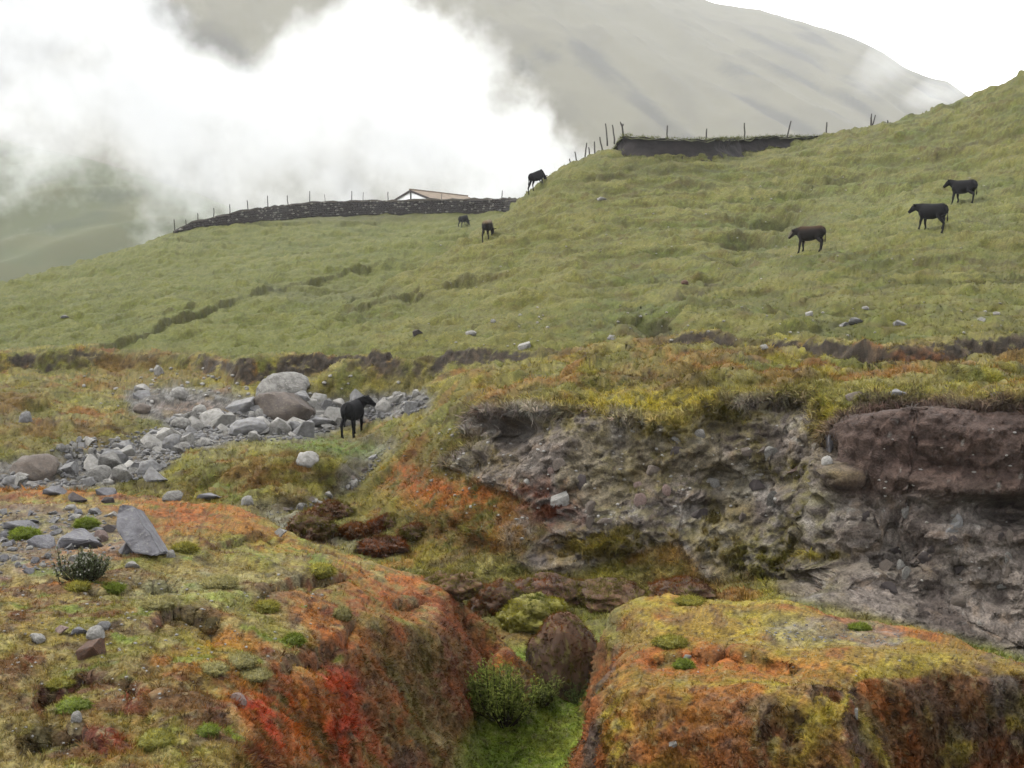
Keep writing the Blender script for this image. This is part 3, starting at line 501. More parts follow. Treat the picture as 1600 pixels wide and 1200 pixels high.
# ------------------------------------------------------------------ mist on the mountainside, and the air
def box_obj(name, x0, x1, y0, y1, z0, z1):
    v = [(a, b, c) for a in (x0, x1) for b in (y0, y1) for c in (z0, z1)]
    return mesh_obj(name, v, [(0, 1, 3, 2), (4, 6, 7, 5), (0, 4, 5, 1), (2, 3, 7, 6), (0, 2, 6, 4), (1, 5, 7, 3)], None, False)
def vol_mat(name, color, density, aniso=0.0):
    m_ = bpy.data.materials.new(name); m_.use_nodes = True; n_ = m_.node_tree.nodes; l_ = m_.node_tree.links; n_.clear()
    o_ = n_.new('ShaderNodeOutputMaterial'); p_ = n_.new('ShaderNodeVolumePrincipled'); l_.new(p_.outputs[0], o_.inputs['Volume'])
    p_.inputs['Color'].default_value = (*color, 1); p_.inputs['Density'].default_value = density; p_.inputs['Anisotropy'].default_value = aniso
    return m_, n_, l_, p_
def M(n_, l_, op, a, b=None, c=None):
    k = n_.new('ShaderNodeMath'); k.operation = op
    for i, q in enumerate((a, b, c)):
        if q is None: continue
        if hasattr(q, 'is_linked') or hasattr(q, 'node'): l_.new(q, k.inputs[i])
        else: k.inputs[i].default_value = q
    return k.outputs[0]
MIST = True
if MIST:
    mm, n_, l_, p_ = vol_mat('mist_vapour', (1, 1, 1), 0, .4)
    g_ = n_.new('ShaderNodeTexCoord'); s_ = n_.new('ShaderNodeSeparateXYZ'); l_.new(g_.outputs['Object'], s_.inputs[0]); X_, Y_, Z_ = s_.outputs
    t_ = n_.new('ShaderNodeTexNoise'); t_.inputs['Scale'].default_value = .045; t_.inputs['Detail'].default_value = 8; t_.inputs['Roughness'].default_value = .68; l_.new(g_.outputs['Object'], t_.inputs['Vector'])
    nn = M(n_, l_, 'MULTIPLY', M(n_, l_, 'SUBTRACT', t_.outputs['Fac'], .5), 8.0)
    right = M(n_, l_, 'DIVIDE', M(n_, l_, 'SUBTRACT', M(n_, l_, 'ADD', M(n_, l_, 'MULTIPLY', M(n_, l_, 'SUBTRACT', 75.5, Z_), 1.09), -26.0), X_), 13.0)
    z0 = M(n_, l_, 'SUBTRACT', 24.0, M(n_, l_, 'MULTIPLY', M(n_, l_, 'MINIMUM', M(n_, l_, 'MAXIMUM', M(n_, l_, 'DIVIDE', M(n_, l_, 'ADD', X_, 88.0), 22.0), -1.0), 1.0), 7.0)); bot = M(n_, l_, 'DIVIDE', M(n_, l_, 'SUBTRACT', Z_, z0), 13.0)
    def ell(cx, cz, rx, rz, k):
        a1 = M(n_, l_, 'POWER', M(n_, l_, 'ABSOLUTE', M(n_, l_, 'DIVIDE', M(n_, l_, 'SUBTRACT', X_, cx), rx)), 2.0); a2 = M(n_, l_, 'POWER', M(n_, l_, 'ABSOLUTE', M(n_, l_, 'DIVIDE', M(n_, l_, 'SUBTRACT', Z_, cz), rz)), 2.0)
        return M(n_, l_, 'MULTIPLY', M(n_, l_, 'MAXIMUM', M(n_, l_, 'SUBTRACT', 1.0, M(n_, l_, 'ADD', a1, a2)), 0.0), k)
    sh = M(n_, l_, 'MINIMUM', right, bot); sh = M(n_, l_, 'MINIMUM', sh, 1.5)
    sh = M(n_, l_, 'SUBTRACT', sh, ell(-62, 76, 29, 25, 3.1)); sh = M(n_, l_, 'SUBTRACT', sh, ell(-124, 56, 40, 10, .9))
    den = M(n_, l_, 'MULTIPLY', M(n_, l_, 'MINIMUM', M(n_, l_, 'MAXIMUM', M(n_, l_, 'ADD', sh, nn), 0.0), 1.9), .034)
    fr = M(n_, l_, 'MINIMUM', M(n_, l_, 'DIVIDE', M(n_, l_, 'SUBTRACT', Y_, 240.0), 6.0), 1.0)
    l_.new(M(n_, l_, 'MULTIPLY', den, M(n_, l_, 'MAXIMUM', fr, 0.0)), p_.inputs['Density'])
    mm.cycles.volume_step_rate = .6
    mist = box_obj('mist', -230, 46, 240, 272, 12, 118); mist.data.materials.append(mm); tag(mist, kind='stuff')
    m2, n_, l_, p_ = vol_mat('mist_wisp', (1, 1, 1), 0, .6)
    g_ = n_.new('ShaderNodeTexCoord'); t_ = n_.new('ShaderNodeTexNoise'); t_.inputs['Scale'].default_value = .035; t_.inputs['Detail'].default_value = 4; l_.new(g_.outputs['Object'], t_.inputs['Vector'])
    s_ = n_.new('ShaderNodeSeparateXYZ'); l_.new(g_.outputs['Object'], s_.inputs[0]); X_, Y_, Z_ = s_.outputs
    sh = M(n_, l_, 'MAXIMUM', ell(247, 158, 26, 24, 1.3), ell(284, 139, 34, 14, 1.5))
    l_.new(M(n_, l_, 'MULTIPLY', M(n_, l_, 'MAXIMUM', M(n_, l_, 'ADD', M(n_, l_, 'SUBTRACT', sh, .8), M(n_, l_, 'MULTIPLY', M(n_, l_, 'SUBTRACT', t_.outputs['Fac'], .5), 3.0)), 0.0), .006), p_.inputs['Density'])
    wisp = box_obj('mist_wisp', 210, 322, 715, 765, 118, 190); wisp.data.materials.append(m2); tag(wisp, kind='stuff')
HAZE = True
if HAZE:
    hm_, _, _, _ = vol_mat('air', (.97, .985, 1.0), .00016)
    haze = box_obj('haze', -1600, 2100, -60, 1650, -70, 620); haze.data.materials.append(hm_); tag(haze, kind='stuff')
bpy.context.view_layer.update()
# ------------------------------------------------------------------ exact surface lookups on the finished ground
dg = bpy.context.evaluated_depsgraph_get()
def hit(px, py, mind=0.0):
    d = Vector(P(px, py, 1.0)); o = d * mind
    ok, loc, nrm, _ = terrain.ray_cast(o, d.normalized(), distance=600)
    return (loc, nrm) if ok else (None, None)
def drop(xx, yy):
    ok, loc, nrm, _ = terrain.ray_cast(Vector((xx, yy, 120)), Vector((0, 0, -1)))
    return (loc, nrm) if ok else (Vector((xx, yy, ground(xx, yy))), Vector((0, 0, 1)))
# ------------------------------------------------------------------ stones
def stone_mat(name, c, c2, lich, nsc):
    m_, n_, l_, b_ = mat_base(name, .85, .25)
    g_ = n_.new('ShaderNodeTexCoord'); oi = n_.new('ShaderNodeObjectInfo'); ad = n_.new('ShaderNodeVectorMath'); ad.operation = 'ADD'; l_.new(g_.outputs['Object'], ad.inputs[0]); l_.new(oi.outputs['Location'], ad.inputs[1])
    t1 = n_.new('ShaderNodeTexNoise'); t1.inputs['Scale'].default_value = nsc; t1.inputs['Detail'].default_value = 5; l_.new(ad.outputs[0], t1.inputs['Vector'])
    r1 = n_.new('ShaderNodeValToRGB'); r1.color_ramp.elements[0].position = .32; r1.color_ramp.elements[1].position = .66; r1.color_ramp.elements[0].color = (*c2, 1); r1.color_ramp.elements[1].color = (*c, 1); l_.new(t1.outputs['Fac'], r1.inputs[0])
    t2 = n_.new('ShaderNodeTexNoise'); t2.inputs['Scale'].default_value = nsc * 3.1; t2.inputs['Detail'].default_value = 4; l_.new(ad.outputs[0], t2.inputs['Vector'])
    r2 = n_.new('ShaderNodeMapRange'); r2.inputs[1].default_value = .56; r2.inputs[2].default_value = .66; r2.inputs[4].default_value = .75; l_.new(t2.outputs['Fac'], r2.inputs[0])
    mx = n_.new('ShaderNodeMix'); mx.data_type = 'RGBA'; l_.new(r2.outputs[0], mx.inputs[0]); l_.new(r1.outputs[0], mx.inputs[6]); mx.inputs[7].default_value = (*lich, 1)
    mr_ = n_.new('ShaderNodeMapRange'); mr_.inputs[3].default_value = .95; mr_.inputs[4].default_value = 1.45; l_.new(oi.outputs['Random'], mr_.inputs[0])
    sc_ = n_.new('ShaderNodeVectorMath'); sc_.operation = 'SCALE'; l_.new(mx.outputs[2], sc_.inputs[0]); l_.new(mr_.outputs[0], sc_.inputs['Scale']); l_.new(sc_.outputs[0], b_.inputs['Base Color'])
    k_ = n_.new('ShaderNodeBump'); k_.inputs['Strength'].default_value = .7; k_.inputs['Distance'].default_value = .02; l_.new(t2.outputs['Fac'], k_.inputs['Height']); l_.new(k_.outputs[0], b_.inputs['Normal'])
    return m_
SM = {'grey': stone_mat('grey_stone', pal(168, 166, 166), pal(124, 120, 118), pal(150, 146, 120), 6), 'pale': stone_mat('pale_stone', pal(206, 202, 194), pal(160, 154, 146), pal(178, 172, 150), 7),
      'brown': stone_mat('brown_stone', pal(140, 124, 110), pal(108, 96, 88), pal(160, 150, 132), 9), 'dark': stone_mat('dark_stone', pal(98, 86, 84), pal(68, 58, 58), pal(110, 104, 80), 6),
      'slab': stone_mat('slab_stone', pal(150, 148, 152), pal(116, 112, 116), pal(166, 164, 158), 5), 'lichen': stone_mat('lichen_stone', pal(178, 174, 166), pal(116, 110, 104), pal(200, 196, 180), 9),
      'pink': stone_mat('pink_stone', pal(180, 150, 138), pal(138, 112, 104), pal(190, 178, 166), 6), 'moss': stone_mat('mossy_stone', pal(134, 94, 60), pal(92, 70, 56), pal(150, 138, 66), 4), 'rust': stone_mat('rusty_stone', pal(122, 82, 58), pal(84, 64, 52), pal(150, 110, 60), 6),
      'yellow': stone_mat('yellow_moss', pal(160, 152, 48), pal(112, 104, 44), pal(176, 170, 70), 7)}
def stone_mesh(seed, sub=3, cuts=7, rough=.10, flat=1.0):
    bm = bmesh.new(); bmesh.ops.create_icosphere(bm, subdivisions=sub, radius=1.0); r = random.Random(seed)
    pl = []
    for _ in range(cuts):
        n = Vector((r.gauss(0, 1), r.gauss(0, 1), r.gauss(0, 1))).normalized(); pl.append((n, r.uniform(.48, .86)))
    off = Vector((r.uniform(0, 90), r.uniform(0, 90), r.uniform(0, 90)))
    for v in bm.verts:
        c = v.co.copy()
        for n, d in pl:
            s = c.dot(n)
            if s > d: c -= n * (s - d) * .93
        c *= 1 + rough * mnoise.fractal(c * 1.6 + off, 1.0, 2.0, 4); v.co = c
    lo = [min(v.co[i] for v in bm.verts) for i in range(3)]; hi = [max(v.co[i] for v in bm.verts) for i in range(3)]
    for v in bm.verts: v.co = Vector([(v.co[i] - lo[i]) / (hi[i] - lo[i]) - .5 for i in range(3)])   # unit box, centred
    me = bpy.data.meshes.new('stone'); bm.to_mesh(me); bm.free(); me.polygons.foreach_set('use_smooth', [True] * len(me.polygons))
    try: me.set_sharp_from_angle(angle=math.radians(34))
    except Exception: pass
    return me
def hull_mesh(seed, n=15):
    r = random.Random(seed); bm = bmesh.new()
    for _ in range(n): v = Vector((r.gauss(0, 1), r.gauss(0, 1), r.gauss(0, 1))).normalized() * r.uniform(.8, 1); bm.verts.new(v)
    bmesh.ops.convex_hull(bm, input=bm.verts[:]); bmesh.ops.delete(bm, geom=[v for v in bm.verts if not v.link_faces], context='VERTS')
    bmesh.ops.dissolve_limit(bm, angle_limit=math.radians(14), verts=bm.verts[:], edges=bm.edges[:]); bmesh.ops.bevel(bm, geom=bm.edges[:], offset=.035, segments=2, affect='EDGES', clamp_overlap=True); bmesh.ops.triangulate(bm, faces=bm.faces[:]); bmesh.ops.subdivide_edges(bm, edges=[e for e in bm.edges if e.calc_length() > .28], cuts=2, use_grid_fill=True); bmesh.ops.triangulate(bm, faces=bm.faces[:])
    off = Vector((seed, 2, 5))
    for v in bm.verts: v.co *= 1 + .06 * mnoise.fractal(v.co * 2.6 + off, 1, 2, 5)
    lo = [min(v.co[i] for v in bm.verts) for i in range(3)]; hi = [max(v.co[i] for v in bm.verts) for i in range(3)]
    for v in bm.verts: v.co = Vector([(v.co[i] - lo[i]) / (hi[i] - lo[i]) - .5 for i in range(3)])
    me = bpy.data.meshes.new('stone'); bm.to_mesh(me); bm.free(); me.polygons.foreach_set('use_smooth', [True] * len(me.polygons))
    try: me.set_sharp_from_angle(angle=math.radians(40))
    except Exception: pass
    return me
BANK = [hull_mesh(100 + i, 9 + i % 5) for i in range(12)] + [stone_mesh(200 + i, 4, 5, .16) for i in range(4)]
_mm = {}
def with_mat(k, mat):
    if (k, mat) not in _mm: me = BANK[k].copy(); me.materials.append(SM[mat]); _mm[(k, mat)] = me
    return _mm[(k, mat)]
def put_stone(name, px, pyb, w, h, mat, label, cat='stone', group=None, k=None, depth=.85, sink=.45, rz=None, tilt=0.0, mind=0.0, mesh=None):
    mind = 11.6 if (900 < px < 1120 and 930 < pyb < 970) else mind      # behind the mossy block
    loc, nrm = hit(px, pyb, mind)
    if loc is None: return None
    d = loc.y; k = random.randrange(len(BANK)) if k is None else k
    if mesh is None: me = with_mat(k, mat)
    else: me = mesh; me.materials.append(SM[mat])
    o = bpy.data.objects.new(name, me); COL.objects.link(o); sw, sh = w * d / F, h * d / F
    o.scale = (sw, sw * depth, sh * (1 + sink)); o.rotation_euler = (random.uniform(-.12, .12), tilt, random.uniform(-.5, .5) if rz is None else rz)
    o.location = (loc.x, loc.y + sw * depth * .35, loc.z + sh * (1 + sink) * .5 - sh * sink)
    return tag(o, label, cat, group)
for a_ in [
    ('boulder', 440, 622, 88, 40, 'lichen', 'large pale lichen-spotted boulder in the stream bed below the turf bank', 'boulder', 12),
    ('boulder', 442, 660, 112, 48, 'brown', 'big smooth brown boulder, the widest in the stream bed', 'boulder', 13),
    ('boulder', 376, 643, 48, 22, 'grey', 'angular grey boulder touching the upper left of the big brown boulder', 'boulder', 2),
    ('boulder', 386, 679, 64, 26, 'grey', 'long low rounded grey boulder in front of the big brown boulder', 'boulder', 14),
    ('boulder', 457, 671, 38, 19, 'pale', 'pale angular boulder below the big brown boulder', 'boulder', 5),
    ('boulder', 460, 642, 30, 18, 'pale', 'small pale stone resting against the big brown boulder', 'stone', 4),
    ('boulder', 505, 645, 24, 22, 'grey', 'grey upright stone between the brown boulder and the black cow', 'stone', 6),
    ('boulder', 525, 660, 40, 24, 'pale', 'pale boulder just behind the black cow standing by the stream', 'boulder', 7),
    ('boulder', 497, 668, 52, 18, 'grey', 'flat grey boulder just left of the black cow by the stream', 'boulder', 3),
    ('stone', 277, 622, 28, 18, 'pale', 'pale rounded stone on the heath left of the stream rubble', 'stone', 14),
    ('stone', 221, 612, 26, 12, 'pale', 'pale cap stone on the heath, farther of the pair', 'stone', 3),
    ('stone', 221, 624, 30, 14, 'grey', 'grey stone on the heath, nearer of the pair', 'stone', 8),
    ('stone', 220, 646, 30, 16, 'brown', 'brown stone at the left end of the upper stream rubble', 'stone', 15),
    ('stone', 247, 588, 16, 18, 'pale', 'upright pale stone alone on the heath below the left scarp', 'stone', 1),
    ('stone', 478, 728, 40, 22, 'pale', 'pale rounded stone alone on the green turf below the black cow', 'stone', 12),
    ('boulder', 46, 748, 80, 36, 'brown', 'large brown-grey boulder at the left end of the stream bed', 'boulder', 12),
    ('boulder', 240, 752, 44, 22, 'grey', 'grey boulder at the lower edge of the stream rubble', 'boulder', 9),
    ('boulder', 268, 702, 34, 24, 'grey', 'grey boulder under the small soil bank in the stream bed', 'boulder', 14),
    ('boulder', 133, 698, 26, 16, 'pale', 'pale stone at the foot of the small soil bank', 'stone', 5),
    ('boulder', 38, 660, 20, 18, 'grey', 'lone grey stone on the heath at the far left', 'stone', 14),
    ('stone', 436, 838, 22, 12, 'pale', 'small pale stone in the gully head gravel', 'stone', 5),
    ('stone', 385, 790, 20, 16, 'pale', 'small pale stone behind the crest of the left bank', 'stone', 14),
    ('stone', 875, 791, 32, 24, 'pale', 'pale pinkish stone stuck in the cliff above the rust patch', 'stone', 2),
    ('stone', 828, 754, 22, 14, 'pale', 'small pale stone stuck high in the cliff slope', 'stone', 6),
    ('stone', 1000, 788, 22, 18, 'pink', 'pink stone embedded in the cliff face', 'stone', 12),
    ('stone', 1183, 741, 26, 16, 'pale', 'pale flat stone embedded in the cliff below its crest', 'stone', 4),
    ('stone', 1303, 696, 24, 26, 'slab', 'blue-grey stone perched at the corner of the dark cliff', 'stone', 1),
    ('stone', 1293, 726, 18, 14, 'pale', 'pale stone on moss in the cleft between the cliffs', 'stone', 14),
    ('stone', 1492, 832, 36, 30, 'grey', 'grey triangular stone wedged under the dark cliff overhang', 'stone', 0),
    ('stone', 1405, 622, 34, 14, 'grey', 'grey flat stone on the cliff top turf', 'stone', 3),
    ('stone', 1455, 624, 60, 10, 'dark', 'dark flat stone on the cliff top beside the grey one', 'stone', 8),
    ('stone', 1560, 622, 22, 10, 'grey', 'small grey stone on the cliff top at the far right', 'stone', 14),
    ('stone', 1345, 626, 40, 14, 'brown', 'brown flat stone at the cliff edge above the cleft', 'stone', 5),
    ('stone', 940, 313, 16, 6, 'pale', 'small pale stone high on the slope below the earth bank', 'stone', 3),
    ('stone', 1070, 444, 12, 7, 'rust', 'rust-brown stone alone in the middle of the grass slope', 'stone', 14),
    ('stone', 652, 523, 17, 8, 'dark', 'dark stone with pale underside on the turf above the bank', 'stone', 1),
    ('stone', 735, 523, 18, 7, 'pale', 'white stone on the turf right of the dark stone', 'stone', 14),
    ('stone', 771, 504, 9, 6, 'pale', 'small white stone up-slope of the white turf stone', 'stone', 13),
    ('stone', 955, 531, 14, 8, 'pale', 'white stone at the mouth of the grassy rill', 'stone', 4),
    ('stone', 1265, 493, 12, 8, 'pale', 'pale stone on the grass above the right turf edge', 'stone', 2),
    ('stone', 1340, 505, 24, 9, 'grey', 'flat grey stone on the grass above the turf edge', 'stone', 3),
    ('stone', 1410, 509, 28, 9, 'grey', 'wide grey stone on the grass, right of the flat one', 'stone', 8),
    ('stone', 1353, 484, 12, 6, 'pale', 'small pale stone up-slope of the flat grey stone', 'stone', 14),
    ('stone', 1535, 502, 12, 7, 'pale', 'pale stone near the right end of the turf edge', 'stone', 5),
    ('stone', 1558, 492, 12, 5, 'pale', 'rightmost small pale stone on the grass slope', 'stone', 13),
    ('stone', 1318, 510, 16, 7, 'grey', 'small grey stone left of the flat grey one on the grass', 'stone', 6),
    ('stone', 100, 497, 14, 5, 'grey', 'grey stone on the left hill turf', 'stone', 3),
    ('stone', 820, 545, 22, 12, 'pale', 'pale stone on the lip of the middle turf edge', 'stone', 2),
    ('stone', 1195, 545, 14, 7, 'pale', 'pale stone in the hollow behind the mossy knoll', 'stone', 12),
    ('stone', 83, 774, 38, 13, 'slab', 'flat blue-grey stone on the back crest of the left bank', 'stone', 3),
    ('stone', 164, 774, 34, 11, 'slab', 'flat stone among orange moss on the back crest', 'stone', 8),
    ('stone', 118, 784, 34, 14, 'dark', 'black clod of earth behind the leaning slab', 'clod', 9),
    ('stone', 268, 782, 34, 14, 'lichen', 'pale stone half sunk in moss on the back crest', 'stone', 12),
    ('stone', 327, 783, 46, 11, 'slab', 'long flat stone at the right end of the back crest', 'stone', 3),
    ('stone', 167, 786, 22, 9, 'dark', 'small dark clod between crest and leaning slab', 'clod', 4),
    ('slab', 118, 858, 74, 28, 'slab', 'flat dark-edged grey slab left of the leaning slab', 'slab', 3),
    ('stone', 62, 856, 44, 18, 'slab', 'thin grey stone under the left end of the flat slab', 'stone', 8),
    ('stone', 157, 846, 24, 18, 'pink', 'round brown and white stone between the two slabs', 'stone', 13),
    ('stone', 168, 832, 24, 12, 'dark', 'dark stone behind the round brown stone', 'stone', 5),
    ('stone', 196, 866, 26, 24, 'slab', 'grey block propping the foot of the leaning slab', 'stone', 6),
    ('stone', 266, 871, 14, 12, 'pale', 'small white stone at the tip of the leaning slab', 'stone', 14),
    ('stone', 205, 888, 24, 10, 'pale', 'flat pale stone below the leaning slab', 'stone', 3),
    ('stone', 30, 832, 60, 16, 'slab', 'low grey stone at the left edge of the bank', 'stone', 3),
    ('stone', 147, 1000, 30, 22, 'pale', 'white rounded stone, largest of the cluster on the bank', 'stone', 14),
    ('stone', 160, 984, 24, 12, 'grey', 'grey stone behind the white rounded stone', 'stone', 12),
    ('stone', 56, 1004, 28, 13, 'pale', 'pale flat stone at the left of the stone cluster', 'stone', 13),
    ('stone', 92, 990, 24, 12, 'pink', 'pinkish stone between the pale flat and white stones', 'stone', 5),
    ('stone', 121, 992, 26, 11, 'slab', 'blue-grey flat stone in the cluster on the bank', 'stone', 3),
    ('stone', 138, 1026, 40, 26, 'rust', 'reddish-grey stone below the white rounded stone', 'stone', 2),
    ('stone', 372, 1105, 27, 22, 'pink', 'lilac-grey rounded stone beside the red grass', 'stone', 13),
    ('stone', 118, 1128, 18, 17, 'pale', 'small pale stone in dark heather at lower left', 'stone', 14),
    ('stone', 1073, 1030, 16, 6, 'pale', 'white chip on top of the mossy block', 'stone', 4),
    ('stone', 1052, 1168, 14, 9, 'pale', 'white chip on the front of the mossy block', 'stone', 2),
    ('stone', 1336, 1120, 12, 14, 'pale', 'pale chip at the right corner of the mossy block', 'stone', 6)]:
    put_stone(*a_[:6], a_[6], a_[7], 'stones and boulders', a_[8], depth=(.35 if a_[1] in (875, 828, 1000, 1183, 1492) else .85))
# the leaning triangular slab
def slab_mesh():
    out = [(-.44, .5), (-.22, .47), (.08, .12), (.5, -.44), (.38, -.5), (-.06, -.42), (-.42, -.02), (-.5, .3)]; bm = bmesh.new()
    f = [bm.verts.new((a, -.5 + .12 * (i % 2), b)) for i, (a, b) in enumerate(out)]; k = [bm.verts.new((a * .92 + .03, .5, b * .92 + .05)) for a, b in out]; n = len(out)
    bm.faces.new(f[::-1]); bm.faces.new(k)
    for i in range(n): bm.faces.new((f[i], f[(i + 1) % n], k[(i + 1) % n], k[i]))
    bmesh.ops.recalc_face_normals(bm, faces=bm.faces); bmesh.ops.bevel(bm, geom=bm.edges[:] , offset=.03, segments=2, affect='EDGES'); bmesh.ops.triangulate(bm, faces=bm.faces); bmesh.ops.subdivide_edges(bm, edges=bm.edges, cuts=2, use_grid_fill=True)
    for v in bm.verts: v.co += Vector((mnoise.noise(v.co * 4), mnoise.noise(v.co * 4 + Vector((9, 1, 3))), mnoise.noise(v.co * 4 + Vector((1, 7, 5))))) * .03
    me = bpy.data.meshes.new('slab'); bm.to_mesh(me); bm.free(); me.polygons.foreach_set('use_smooth', [True] * len(me.polygons))
    try: me.set_sharp_from_angle(angle=math.radians(28))
    except Exception: pass
    return me
o_ = put_stone('leaning_slab', 220, 868, 86, 76, 'slab', 'large leaning triangular grey slab standing on the left bank', 'slab', 'stones and boulders', mesh=slab_mesh(), depth=.42, sink=.08, rz=-.12); o_.rotation_euler[0] = math.radians(-24)
# mossy boulders in the gully: lumpy, unique
MOSSY = []
MC = {'moss': (pal(156, 98, 50), pal(120, 78, 50), pal(142, 132, 58)), 'rust': (pal(166, 96, 48), pal(120, 78, 50), pal(142, 130, 58)), 'dark': (pal(96, 84, 74), pal(84, 72, 66), pal(128, 120, 60)), 'yellow': (pal(176, 166, 52), pal(150, 146, 50), pal(110, 116, 48))}
def mossy(name, px, pyb, w, h, mat, label, seed, depth=.9, rough=.22, amp=1.0):
    me = stone_mesh(seed, 5, 1, rough); r = random.Random(seed); off = Vector((seed, 3, 5))
    for v in me.vertices:
        n = v.co.normalized(); v.co += n * amp * (.08 * mnoise.noise(v.co * 5 + off) + .05 * mnoise.noise(v.co * 11 + off) + .02 * mnoise.noise(v.co * 26 + off))
    me.update(); o = put_stone(name, px, pyb, w, h, mat, label, 'boulder', 'mossy boulders in the gully', mesh=me, depth=depth, sink=.6); MOSSY.append((o, MC[mat])); return o
mossy('mossy_boulder', 884, 1092, 132, 128, 'moss', 'tall brown mossy boulder standing in the gully beside the green moss', 31, rough=.07, amp=.4)
mossy('mossy_boulder', 840, 988, 124, 50, 'yellow', 'low boulder covered in yellow moss behind the tall gully boulder', 32)
mossy('mossy_boulder', 775, 962, 96, 50, 'moss', 'rounded rusty boulder at the left wall of the gully', 33)
mossy('mossy_boulder', 850, 944, 130, 36, 'rust', 'red-brown boulder at the cliff foot behind the yellow boulder', 34)
mossy('mossy_boulder', 958, 952, 130, 36, 'moss', 'brown mossy boulder behind the left corner of the mossy block', 35)
mossy('mossy_boulder', 1070, 940, 110, 28, 'moss', 'low brown boulder at the cliff foot behind the mossy block', 36)
mossy('mossy_boulder', 704, 930, 100, 30, 'moss', 'dark boulder hidden at the foot of the orange slope', 37)
mossy('mossy_boulder', 482, 842, 79, 38, 'moss', 'dark brown moss-covered boulder at the head of the gully', 40)
mossy('mossy_boulder', 600, 830, 62, 24, 'rust', 'maroon boulder in the gully head', 41)
mossy('mossy_boulder', 552, 842, 52, 22, 'moss', 'low mossy hump between the two gully head boulders', 42)
mossy('mossy_boulder', 520, 810, 64, 22, 'moss', 'rusty mossy hump behind the dark brown gully boulder', 43)
mossy('mossy_boulder', 592, 868, 84, 24, 'rust', 'long rusty hump in front of the maroon boulder', 44)
mossy('mossy_boulder', 645, 842, 48, 22, 'moss', 'brown hump at the foot of the orange slope', 45)
# stream rubble, stone by stone, the small gravel between as one mass
def poly_pts(poly, n, seed):
    r = random.Random(seed); xs = [p[0] for p in poly]; ys = [p[1] for p in poly]; out = []
    while len(out) < n:
        a, b = r.uniform(min(xs), max(xs)), r.uniform(min(ys), max(ys))
        if inpoly(np.array([a]), np.array([b]), poly)[0]: out.append((a, b))
    return out
RUB = [(-10, 742), (-10, 764), (150, 760), (235, 748), (300, 700), (360, 690), (480, 688), (530, 668), (665, 640), (668, 616), (560, 626), (500, 630), (380, 640), (300, 645), (262, 668), (140, 715)]
for i, (a, b) in enumerate(sorted(poly_pts(RUB, 150, 5), key=lambda q: q[1])):
    w_ = random.choice([12, 14, 18, 22, 28, 36, 44]) * (1.0 if b > 660 else .85)
    put_stone('rubble_stone', a, b, w_, w_ * random.uniform(.4, .75), random.choice(['grey', 'grey', 'pale', 'pale', 'pale', 'lichen', 'lichen']), 'loose grey stone lying in the rubble of the dry stream bed', 'stone', 'rubble of the dry stream bed', depth=random.uniform(.7, 1.1))
BANKP = [(0, 800), (120, 795), (175, 805), (190, 850), (120, 890), (0, 900)]
for a, b in poly_pts(BANKP, 46, 9): put_stone('bank_stone', a, b, random.uniform(9, 20), random.uniform(5, 10), random.choice(['slab', 'grey', 'pale', 'grey']), 'small grey stone on the gravel patch beside the leaning slab', 'stone', 'small stones on the bank gravel', depth=1.0)
GUL = [(400, 810), (470, 790), (560, 760), (620, 690), (600, 700), (560, 740), (500, 790)]
for a, b in poly_pts(GUL, 14, 11): put_stone('gully_stone', a, b, random.uniform(9, 18), random.uniform(5, 10), random.choice(['grey', 'pale', 'brown']), 'small stone on the dark path below the black cow', 'stone', 'small stones on the path')
FACE = [(80, 705), (120, 690), (200, 680), (250, 665), (250, 690), (180, 715), (110, 725)]
for a, b in poly_pts(FACE, 26, 13): put_stone('bank_foot_stone', a, b, random.uniform(9, 17), random.uniform(6, 11), random.choice(['pale', 'grey', 'lichen']), 'small stone showing in the soil bank beside the stream', 'stone', 'small stones in the soil bank')
CLF = [(880, 690), (1260, 670), (1250, 800), (1100, 860), (900, 830), (860, 740)]; CLR2 = [(1340, 790), (1590, 820), (1590, 960), (1400, 940), (1300, 850)]
for a, b in poly_pts(CLF, 22, 21): put_stone('cliff_stone', a, b, random.uniform(11, 30), random.uniform(9, 20), random.choice(['brown', 'lichen', 'pink', 'brown', 'dark']), 'stone bedded in the grey earth of the broad cliff', 'stone', 'stones bedded in the broad cliff', depth=.5, sink=.3)
for a, b in poly_pts(CLR2, 24, 22): put_stone('cliff_stone', a, b, random.uniform(11, 28), random.uniform(9, 18), random.choice(['brown', 'dark', 'brown', 'lichen']), 'stone bedded low in the dark right-hand cliff', 'stone', 'stones bedded in the dark cliff', depth=.5, sink=.3)
def pebbles(name, regions, mat, seed):
    base = stone_mesh(seed, 1, 4, .1); bv = np.array([tuple(v.co) for v in base.vertices]); bf = np.array([tuple(p.vertices) for p in base.polygons]); r = np.random.default_rng(seed); VV, FF, k = [], [], 0
    for poly, n, smin, smax in regions:
        for a, b in poly_pts(poly, n, seed):
            loc, nrm = hit(a, b)
            if loc is None: continue
            s_ = r.uniform(smin, smax) * loc.y / F; R = Matrix.Rotation(r.uniform(0, 6.28), 3, 'Z') @ Matrix.Rotation(r.uniform(-.5, .5), 3, 'X')
            VV.append((bv * np.array([1, r.uniform(.6, 1), r.uniform(.4, .8)]) * s_) @ np.array(R) + np.array(loc) + [0, 0, s_ * .1]); FF.append(bf + k); k += len(bv)
    return tag(mesh_obj(name, np.concatenate(VV), np.concatenate(FF).tolist(), mat), kind='stuff')
pebbles('gravel', [(RUB, 1500, 4, 11), (BANKP, 260, 3, 8), (GUL, 110, 2, 6), (FACE, 160, 3, 9), ([(1210, 972), (1420, 985), (1400, 1008), (1190, 998)], 90, 2, 6)], SM['grey'], 51)
